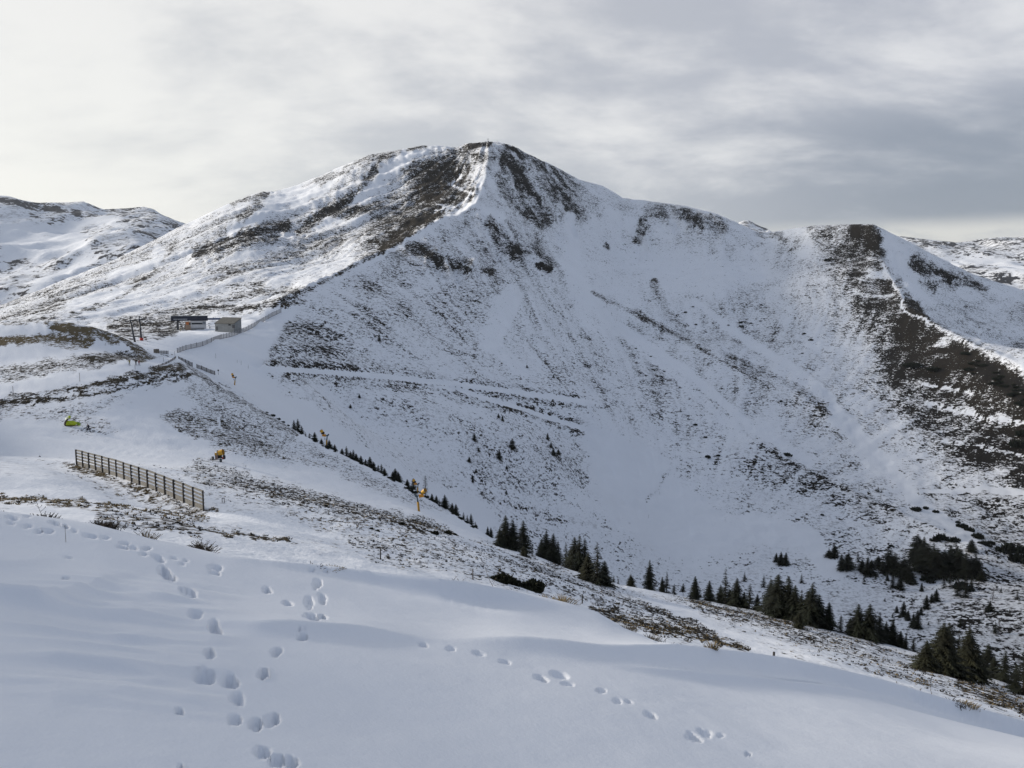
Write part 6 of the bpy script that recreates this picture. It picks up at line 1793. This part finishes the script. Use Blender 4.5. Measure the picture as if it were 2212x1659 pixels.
for kd, x, yt, yb, w_, lb in [('wide', 860, 175, 1060, 1.0, 'very broad large spruce, biggest at the lower right'), ('wide', 600, 480, 1010, 1.0, 'low left shoulder spruce leaning on the very broad large spruce'), ('dense', 945, 170, 1050, 0.9, 'second pointed top growing out of the very broad large spruce'), ('wide', 1270, 235, 1150, 0.85, 'tall pointed spruce at the right of the very broad one'),
                          ('sparse', 1110, 300, 1080, 0.9, 'thin spruce top between the broad spruce and the tall pointed one'), ('tiny', 1500, 1010, 1205, 1.1, 'tiny spruce at the right foot of the large spruces'), ('dense', 1410, 560, 1140, 1.0, 'narrow dark spruce hugging the right side of the tall pointed one'),
                          ('dense', 1605, 440, 1010, 1.15, 'dark spruce behind and right of the large ones'), ('dense', 1710, 640, 1030, 1.1, 'short dark spruce left of the last slim one'), ('slim', 1885, 545, 1085, 1.2, 'slim spruce next to the cut-off spruce at the right edge'), ('sparse', 2190, 500, 1400, 1.05, 'ragged spruce cut off by the right edge'), ('dense', 2060, 870, 1330, 1.0, 'low boughs of a spruce left of the one at the right edge')]:
    x_, y_ = zx(x, yb)
    tree(kd, x_, zx(x, yt)[1], y_, HILL, lb, GB, w_ * 1.22)

# ---- trees in the bowl and the grove in the valley
zb_ = lambda x, y: zq(x, y, 1000, 1300, 1.4747)
bowl = [('dense', 1280, 593, 642, 1.38), ('dense', 1500, 625, 687, 1.72), ('dense', 1425, 688, 750, 1.26), ('dense', 1705, 593, 637, 1.15), ('dense', 1725, 647, 682, 1.38), ('dense', 1738, 683, 728, 1.61), ('dense', 1768, 687, 722, 1.49), ('dense', 1420, 481, 508, 1.38), ('dense', 1443, 492, 527, 1.15), ('dense', 1305, 681, 704, 1.72), ('dense', 1250, 733, 766, 1.72), ('dense', 1290, 801, 827, 1.49), ('dense', 1268, 837, 866, 1.61), ('dense', 1270, 863, 884, 1.84), ('dense', 1468, 783, 806, 1.61), ('dense', 1465, 928, 951, 1.72), ('dense', 560, 427, 452, 1.72), ('dense', 612, 369, 392, 1.72), ('dense', 727, 17, 62, 1.15), ('dense', 1585, 200, 218, 2.07), ('dense', 1740, 253, 277, 1.38)]
grove(bowl, zb_, MTN, '%s dark little tree from the left scattered over the bowl floor', 'little dark trees scattered in the bowl', 1.4747)
for kd, x, yt, yb, lb in [('tiny', 1923, 188, 214, 'left'), ('tiny', 1937, 186, 214, 'middle'), ('tiny', 1952, 190, 214, 'right')]:
    tree(kd, *zb_(x, yt), zb_(0, yb)[1], MTN, lb + ' one of three dark trees huddled together on the open bowl slope', 'three huddled trees on the bowl slope', 1.3)
z7b = lambda x, y: zq(x, y, 2400, 700, 1.3554)
for i, (x, y, w_) in enumerate([(705, 796, 30), (700, 775, 22), (405, 720, 20), (445, 690, 14), (460, 784, 16), (755, 778, 16), (805, 766, 14), (825, 754, 12), (1195, 818, 16), (1040, 834, 20), (1075, 868, 24), (140, 912, 14), (220, 955, 14), (292, 1036, 14), (1160, 443, 34), (635, 788, 14), (810, 680, 16), (915, 1195, 20), (1140, 1268, 18), (460, 1320, 20), (515, 825, 14), (1030, 938, 14)]):
    shrub(*z7b(x, y), w_ / 2.4706, MTN, 'dark dwarf pine speck on the upper bowl slope, number %s from the left' % ORD[sorted([q[0] for q in [(705, 0), (700, 0), (405, 0), (445, 0), (460, 0), (755, 0), (805, 0), (825, 0), (1195, 0), (1040, 0), (1075, 0), (140, 0), (220, 0), (292, 0), (1160, 0), (635, 0), (810, 0), (915, 0), (1140, 0), (460.5, 0), (515, 0), (1030, 0)]]).index(x if i != 19 else 460.5)].replace('first', 'one'), 'dwarf pines dotted on the upper bowl slope', hk=1.3)
zd = lambda x, y: zq(x, y, 2300, 1500, 1.2771)
grove([('tiny', 485, 132, 154, 1.6), ('tiny', 895, 422, 447, 1.6), ('tiny', 1478, 528, 558, 1.4), ('tiny', 1495, 540, 562, 1.4)], zd, MTN, '%s small dark tree from the left on the right bowl flank', 'small trees on the right bowl flank', 1.2771)
for i, (x, y, w_, lb) in enumerate([(1022, 376, 40, 'flat dark dwarf pine on the middle spur line'), (1668, 652, 52, 'dark dwarf pine, first of the string down the lower right gully'), (1720, 643, 30, 'dark dwarf pine, second of the string down the lower right gully'), (1768, 662, 34, 'dark dwarf pine, third of the string down the lower right gully'), (1880, 714, 26, 'dark dwarf pine, small one in the middle of the gully string'), (1900, 738, 56, 'long dark dwarf pine in the gully string'), (1940, 755, 50, 'long dark dwarf pine, right half of the middle patch in the gully string'), (1985, 790, 60, 'dark dwarf pine under the long patch of the gully string'), (2010, 825, 56, 'dark dwarf pine, lower end of the gully string'), (2045, 818, 40, 'dark dwarf pine, right at the lower end of the gully string'), (2130, 828, 30, 'small dark dwarf pine left above the big patch at the right edge'), (2140, 862, 100, 'big dark dwarf pine patch by the right edge, upper part'), (2190, 905, 100, 'big dark dwarf pine patch by the right edge, lower part'), (2190, 860, 80, 'big dark dwarf pine patch by the right edge, top part'), (1545, 832, 24, 'lone dark dwarf pine high above the valley grove'), (1492, 856, 18, 'small dark dwarf pine above the valley grove'), (1195, 675, 18, 'flat dark dwarf pine alone on the open snow of the bowl floor'), (860, 445, 14, 'speck of dwarf pine beside the small tree on the right bowl flank'), (625, 385, 30, 'row of low dwarf pine on the gully floor'), (675, 377, 20, 'dwarf pine at the end of the low row on the gully floor'), (612, 285, 20, 'dwarf pine above the low row on the gully floor'), (560, 222, 20, 'dwarf pine on the rib above the gully floor'), (1060, 445, 16, 'dwarf pine under the middle spur line')]):
    shrub(*zd(x, y), w_ / 2.328, MTN, lb, 'dwarf pines in the lower right of the bowl', hk=1.4)
grove([('dense', 425, 455, 515, 1.3), ('dense', 455, 448, 535, 1.4), ('dense', 487, 452, 540, 1.3)], zw, MTN, '%s spruce of the isolated dark trio on the valley snow', 'isolated spruces on the valley snow', 1.659)
farC = [('tiny', 218, 578, 645, 1.2), ('tiny', 343, 593, 680, 1.1), ('tiny', 590, 588, 655, 1.2)]
grove(farC, zw, MTN, '%s lone spruce seen beyond the dense row on the far slope', 'lone spruces on the far slope', 1.659)
grv = [('ragged', 770, 430, 485, 1.29), ('ragged', 805, 400, 488, 1.03), ('dense', 850, 463, 565, 1.12), ('ragged', 892, 448, 565, 1.12), ('tiny', 958, 445, 520, 1.12), ('ragged', 985, 500, 580, 1.12), ('dense', 1020, 478, 605, 1.12), ('ragged', 1045, 500, 600, 1.12), ('tiny', 1000, 600, 645, 1.20), ('ragged', 1090, 472, 560, 1.12), ('dense', 1120, 500, 590, 1.03), ('ragged', 1162, 432, 580, 1.12), ('ragged', 1195, 455, 590, 1.12), ('tiny', 1075, 590, 630, 1.12), ('slim', 1185, 575, 685, 1.03), ('dense', 1150, 590, 640, 1.12), ('ragged', 1235, 620, 700, 1.12), ('ragged', 1255, 470, 620, 1.12), ('dense', 1290, 520, 650, 1.12)]
grove(grv, zw, MTN, '%s spruce from the left in the left half of the dark valley grove', 'spruces of the dark valley grove', 1.659)
grv2 = [('ragged', 1320, 420, 520, 1.12), ('ragged', 1345, 330, 470, 1.20), ('dense', 1385, 345, 520, 1.12), ('ragged', 1365, 410, 560, 1.12), ('ragged', 1410, 390, 580, 1.12), ('dense', 1445, 385, 600, 1.12), ('ragged', 1475, 420, 610, 1.12), ('ragged', 1520, 430, 590, 1.12), ('dense', 1560, 400, 540, 1.20), ('ragged', 1590, 390, 570, 1.20), ('ragged', 1620, 430, 600, 1.20), ('dense', 1660, 450, 620, 1.20), ('ragged', 1700, 365, 450, 1.12), ('ragged', 1720, 460, 600, 1.20), ('dense', 1745, 500, 590, 1.12), ('ragged', 1310, 590, 660, 1.20), ('sparse', 1560, 580, 680, 1.20), ('sparse', 1610, 600, 740, 1.20), ('sparse', 1660, 600, 750, 1.20), ('sparse', 1700, 590, 700, 1.20), ('ragged', 1765, 560, 640, 1.12), ('sparse', 1520, 600, 690, 1.12), ('dense', 1375, 650, 710, 1.12)]
grove(grv2, zw, MTN, '%s spruce from the left in the thick right half of the dark valley grove', 'spruces of the dark valley grove', 1.659)
for i, (x, y, w_, lb) in enumerate([(1500, 370, 90, 'broad dark dwarf pine crowning the valley grove'), (1470, 380, 60, 'dark dwarf pine left on top of the valley grove'), (1590, 385, 70, 'dark dwarf pine joining the valley grove at its upper right'), (1420, 640, 90, 'brownish low shrubs under the valley grove'), (1650, 690, 110, 'low dark shrubs in the lower right of the valley grove')]):
    shrub(*zw(x, y), w_ / 3.024, MTN, lb, 'low shrubs round the valley grove', hk=1.4)
low = [('dense', 1405, 728, 825, 1.2), ('dense', 1470, 690, 775, 1.3), ('dense', 1440, 720, 780, 1.2), ('dense', 1212, 800, 850, 1.3), ('dense', 1255, 770, 875, 1.2), ('dense', 1285, 830, 900, 1.2), ('dense', 1345, 825, 950, 1.2), ('dense', 1320, 850, 935, 1.2), ('dense', 1370, 810, 865, 1.3), ('tiny', 1185, 848, 882, 1.4), ('tiny', 1135, 748, 777, 1.4), ('tiny', 1630, 862, 942, 1.2), ('dense', 1820, 768, 842, 1.3), ('larch', 1840, 680, 770, 1.2), ('tiny', 2000, 695, 762, 1.2), ('tiny', 1950, 822, 858, 1.3), ('larch', 1880, 880, 985, 1.2), ('tiny', 1895, 680, 720, 1.4), ('tiny', 1795, 795, 850, 1.2), ('tiny', 1855, 900, 985, 1.2), ('tiny', 1420, 905, 930, 1.4)]
grove(low, zw, MTN, '%s tree from the left scattered on the slope below the valley grove', 'trees scattered below the valley grove', 1.659)
# dwarf pine belt on the crest of the right-hand spur
rb = random.Random(77)
for i in range(34):
    f = rb.random()
    x = 2085 + 135 * f
    y = 765 + 88 * f + rb.uniform(-4, 34)
    shrub(x, y, rb.uniform(9, 20), MTN, 'dark dwarf pine in the dense belt on the crest of the right-hand spur', 'dwarf pine belt on the right-hand spur', hk=1.1)
for x, y, w_, lb in [(1975, 793, 32, 'round dark dwarf pine patch farthest up in the brown heath of the right-hand spur'), (1960, 790, 20, 'small dwarf pine at the left side of the uppermost round patch on the spur'), (2015, 800, 26, 'round dark dwarf pine patch right of the uppermost one on the spur'), (2205, 965, 46, 'large dark dwarf pine patch cut by the right edge low on the spur'), (2212, 940, 40, 'upper half of the dwarf pine patch cut by the right edge on the spur')]:
    shrub(x, y, w_, MTN, lb, 'round dwarf pine patches on the right-hand spur', hk=1.2)

# ---- bushes on the near slope
for x, y, w_, lb in [(1130, 972, 36, 'small round dark bush, left of two on the near slope below the piste'), (1180, 988, 34, 'small round dark bush, right of two on the near slope below the piste'), (1370, 932, 40, 'dark bush on the heather edge above the two round bushes'), (1645, 1014, 76, 'round juniper bush at the end of the heather band'), (1740, 1012, 70, 'spreading dark bush right of the round juniper'), (1785, 1018, 44, 'small dark bush touching the spreading one'), (470, 778, 30, 'olive bush in the heather band left of the snow gun'), (770, 790, 30, 'dark tuft bush in the heather band')]:
    shrub(*zm(x, y), w_ / 3.666, HILL, lb, 'bushes on the near slope', JUNI, 1.1, 'juniper_bush', 'bush')
for x, y, w_, lb in [(318, 722, 100, 'dark green juniper, tallest left one at the drift edge'), (362, 726, 84, 'dark green juniper joined to the tallest one at the drift edge'), (440, 752, 80, 'low juniper in the middle of three at the drift edge'), (540, 785, 130, 'brownish low juniper, right one of three at the drift edge')]:
    shrub(*zv(x, y), w_ * 1.5 / 3.36, HILL, lb, 'junipers at the drift edge', JUNI, 1.15, 'juniper_bush', 'bush')


# ---------------------------------------------------------------- dry shrubs, stalks and grass at the edge of the drift
def stems(name, x, y, wpx, hpx, lay, label, m, n, cat='shrub', group=None, bend=0.6, rad=0.006, fluff=0, spread=1.0):
    p = lay.hit(x, y)
    W, H = size_at(p, wpx), size_at(p, hpx)
    rnd = random.Random(int(x * 7 + y))
    mb = MB()
    rr = max(rad * 0.6, size_at(p, 0.2))
    for _ in range(n):
        bx, by = rnd.gauss(0, W * 0.2), rnd.gauss(0, W * 0.15)
        a_ = rnd.uniform(0, 6.28)
        L = H * rnd.uniform(.55, 1.15) * (1 - min(0.6, abs(bx) / W))
        dx, dy = bx / W * 1.2 * spread + math.cos(a_) * bend * 0.5, math.sin(a_) * bend * 0.5
        pts = []
        for q in range(4):
            u = q / 3
            pts.append((bx + dx * L * u + dx * L * 0.6 * u * u, by + dy * L * u, -0.05 + L * (u * 1.25 - 0.35 * bend * u * u)))
        mb.tube(pts, [rr, rr * .9, rr * .75, rr * .5], 3)
        for f_ in range(fluff):
            q = Vector(pts[rnd.choice((1, 2, 3))])
            d = Vector((rnd.uniform(-1, 1), rnd.uniform(-1, 1), rnd.uniform(-.2, .9))).normalized() * H * rnd.uniform(.12, .3)
            mb.tube([q, q + d], [rr * .7, rr * .4], 3)
    o = mb.build(name, m, None, loc=p)
    return tag(o, label, cat, group)


GD = 'dry plants along the edge of the drift'
stems('dry_shrub', *zf(340, 942), 110, 13, DRIFT, 'low dark heather clump at the drift edge, farthest left', M['heather'], 120, group=GD, fluff=2)
stems('dry_shrub', *zf(880, 1005), 66, 21, DRIFT, 'dense brown shrub bulging over the drift edge under the fence', M['twig'], 170, group=GD, fluff=3, bend=0.8)
stems('dry_shrub', *zf(860, 985), 120, 14, DRIFT, 'flat brown clump spreading round the dense brown shrub', M['heather'], 120, group=GD, fluff=2)
stems('dry_shrub', *zf(1265, 1085), 42, 26, DRIFT, 'small wiry pale shrub between the two brown ones', M['palewire'], 46, group=GD, fluff=1)
stems('dry_shrub', *zf(1735, 1225), 60, 22, DRIFT, 'wiry brown shrub on the drift edge right of the fence', M['twig'], 130, group=GD, fluff=3, bend=0.9)
stems('dry_shrub', *zf(1800, 1225), 40, 34, DRIFT, 'loose pale stems on the right side of the wiry brown shrub', M['palewire'], 34, group=GD, fluff=1, bend=0.9)
stems('dry_grass_tuft', *zm(790, 1253), 60, 10, DRIFT, 'flattened straw grass on the drift edge beside the tracks', M['straw'], 190, 'grass', GD, 1.4)
stems('dry_grass_tuft', *zm(640, 1225), 60, 8, DRIFT, 'thin line of dark stems left of the flattened straw grass', M['heather'], 120, 'grass', GD, 1.2)
stems('dry_grass_tuft', *zv(760, 812), 54, 20, DRIFT, 'loose straw grass on the drift edge right of the junipers', M['straw'], 120, 'grass', GD, 0.7)
stems('dry_grass_tuft', *zv(640, 798), 50, 14, DRIFT, 'short straw grass between the junipers and the loose straw', M['straw'], 50, 'grass', GD, 1.0)
stems('dry_grass_tuft', *zv(1240, 1020), 40, 20, DRIFT, 'sparse straw at the drift edge left of the dark tip', M['palewire'], 80, 'grass', GD, 0.9)
stems('dry_grass_tuft', *zv(1400, 1085), 50, 16, DRIFT, 'sparse pale stems in the middle of the drift edge slope', M['palewire'], 110, 'grass', GD, 0.8)
stems('dry_grass_tuft', *zv(1510, 1132), 44, 12, DRIFT, 'low brown stems near the tip of the drift', M['heather'], 50, 'grass', GD, 1.0)
stems('dry_grass_tuft', *zv(1850, 1195), 16, 24, DRIFT, 'upright straw tuft below the wooden post in the heather', M['straw'], 90, 'grass', GD, 0.35)
stems('dry_grass_tuft', *zx(1110, 1400), 56, 12, DRIFT, 'dark tuft on the drift edge below the large spruces', M['heather'], 80, 'grass', GD, 0.9)
stems('dry_grass_tuft', *zx(1240, 1420), 50, 16, DRIFT, 'straw tuft right of the dark one below the large spruces', M['straw'], 60, 'grass', GD, 0.8)
stems('dry_grass_tuft', *zx(1350, 1480), 40, 16, DRIFT, 'straw tuft farthest right on the drift edge', M['straw'], 50, 'grass', GD, 0.8)


def stalk(x0, y0, x1, y1, lay, label, branches=3, m='palewire', x2=None):
    """a single dry stalk from its foot (x0, y0) to its tip (x1, y1) in the reading frame"""
    p = lay.hit(x0, y0)
    k = size_at(p, 1)
    rnd = random.Random(int(x0 * 3 + y1))
    dx, dz_ = (x1 - x0) * k, (y0 - y1) * k
    rr = size_at(p, 0.55)
    mb = MB()
    pts = [Vector((dx * u + 0.12 * dx * math.sin(u * 3.1), 0.1 * dz_ * u, -0.05 + dz_ * u)) for u in (0, .25, .5, .75, 1)]
    mb.tube(pts, [rr, rr, rr * .9, rr * .8, rr * .6], 5)
    for _ in range(branches):
        u = rnd.uniform(.3, .95)
        q = pts[0].lerp(pts[-1], u)
        d = Vector((rnd.choice((-1, 1)) * rnd.uniform(.1, .22) * dz_, 0.02, rnd.uniform(.08, .25) * dz_))
        mb.tube([q, q + d], [rr * .7, rr * .5], 4)
        mb.cyl(q + d, q + d + Vector((0, 0, rr * 3)), rr * 1.6, rr * .6, 5)
    mb.cyl(pts[-1], pts[-1] + Vector((0, 0, rr * 4)), rr * 1.9, rr * .8, 6)
    o = mb.build('dry_stalk', M[m], None, loc=p)
    o.rotation_euler = (0, 0, face_cam(p))
    return tag(o, label, 'stalk', 'dry stalks at the drift edge')


for a_, b_, lb, br, m_ in [(zf(400, 925), zf(340, 762), 'tall forked stalk rising from the heather clump at the left', 4, 'twig'), (zf(410, 925), zf(436, 848), 'short stalk right of the tall forked one', 1, 'twig'), (zf(912, 950), zf(862, 828), 'bent stalk left of two above the dense brown shrub', 4, 'twig'), (zf(1002, 950), zf(1026, 858), 'straight stalk with seed head above the dense brown shrub', 0, 'twig'), (zf(962, 950), zf(965, 912), 'stub of a stalk in the middle of the dense brown shrub', 1, 'twig'), (zf(5, 910), zf(28, 865), 'short twig cut by the left edge', 2, 'twig'),
                          (zf(575, 1185), zf(574, 990), 'hair thin stalk standing alone in the drift near the tracks', 0, 'palewire'), (zv(282, 690), zv(205, 518), 'long leaning stalk with dark seed head above the junipers', 3, 'palewire'), (zm(1735, 1350), zm(1800, 1300), 'arched stem left of the post with a cross stick', 1, 'palewire'), (zm(1900, 1362), zm(1815, 1305), 'arched stem right half beside the post with a cross stick', 1, 'palewire'), (zf(1890, 1262), zf(1825, 1185), 'leaning twig right of the wiry brown shrub', 1, 'twig'),
                          (zx(195, 1205), zx(130, 1112), 'leaning stalk farthest left below the large spruces', 0, 'palewire'), (zx(735, 1310), zx(680, 1135), 'long leaning stalk in front of the broad spruce', 1, 'palewire'), (zx(570, 1270), zx(520, 1185), 'leaning stalk left of the long one in front of the broad spruce', 1, 'palewire'), (zx(1335, 1375), zx(1290, 1255), 'leaning stalk beside the straw tufts at the right', 2, 'palewire'), (zm(932, 1255), zm(905, 1232), 'tiny stalk right of the flattened straw grass', 0, 'palewire'), (zm(25, 1165), zm(24, 1145), 'tiny stalk at the drift edge left of the tracks', 0, 'twig')]:
    stalk(*a_, *b_, DRIFT, lb, br, m_)


# ---------------------------------------------------------------- heather and grass tufts showing through the snow of the near slope
def scatter(name, weight, n, hmin, hmax, material, seed, label, blades=6, wid=0.55):
    rs = np.random.RandomState(seed)
    area = HILL.RR ** 2
    vis = (HILL.RR > 30) & (HILL.RR < 240) & (np.abs(HILL.th)[:, None] < R(35))
    w_ = np.where(vis, weight * area / np.maximum(HILL.RR, 60) ** 1.6, 0).ravel()
    pick = rs.choice(w_.size, n, p=w_ / w_.sum())
    i, j = np.unravel_index(pick, HILL.T.shape)
    du, dv = rs.rand(n), rs.rand(n)
    i2, j2 = np.minimum(i + 1, HILL.T.shape[0] - 1), np.minimum(j + 1, HILL.T.shape[1] - 1)
    P_ = []
    for A in (HILL.X, HILL.Y, HILL.Zz):
        P_.append((A[i, j] * (1 - du) + A[i2, j] * du) * (1 - dv) + (A[i, j2] * (1 - du) + A[i2, j2] * du) * dv)
    c = np.stack(P_, -1)
    k = np.maximum(HILL.RR[i, j] / 100.0, 0.6) ** 0.5
    h = rs.uniform(hmin, hmax, n) * k
    V = np.zeros((n, blades, 3, 3))
    for b_ in range(blades):
        a_ = rs.uniform(0, 2 * np.pi, n)
        r_ = rs.uniform(0, 1, n) * wid * h * 2.2
        bx, by = np.cos(a_) * r_, np.sin(a_) * r_ * 0.6
        t_ = rs.uniform(0, 2 * np.pi, n)
        wv = h * rs.uniform(.35, .7, n)
        V[:, b_, 0] = c + np.stack([bx + np.cos(t_) * wv, by + np.sin(t_) * wv, -0.25 * h], -1)
        V[:, b_, 1] = c + np.stack([bx - np.cos(t_) * wv, by - np.sin(t_) * wv, -0.25 * h], -1)
        V[:, b_, 2] = c + np.stack([bx * 1.4 + rs.uniform(-.5, .5, n) * h, by * 1.4 + rs.uniform(-.5, .5, n) * h, h * rs.uniform(.5, 1.1, n)], -1)
    nv = n * blades * 3
    me = bpy.data.meshes.new(name)
    me.vertices.add(nv)
    me.vertices.foreach_set('co', V.reshape(-1).astype(np.float32))
    me.loops.add(nv)
    me.loops.foreach_set('vertex_index', np.arange(nv, dtype=np.int32))
    me.polygons.add(nv // 3)
    me.polygons.foreach_set('loop_start', np.arange(0, nv, 3, dtype=np.int32))
    me.polygons.foreach_set('loop_total', np.full(nv // 3, 3, dtype=np.int32))
    me.update(calc_edges=True)
    me.materials.append(material)
    o = link(name, me)
    o['kind'] = 'stuff'
    o['label'] = label
    o['category'] = 'plants'
    return o


gw = np.clip(gM - 0.2, 0, 0.32)
scatter('heather', gw * (1.05 - np.clip(tM, 0, 1)), 10000, 0.07, 0.18, M['heather'], 5, 'dark heather tufts poking through the snow of the near slope')
scatter('dry_grass', gw * (0.06 + np.clip(tM - 0.1, 0, 1)), 4000, 0.07, 0.16, M['straw'], 6, 'straw coloured grass tufts poking through the snow of the near slope')
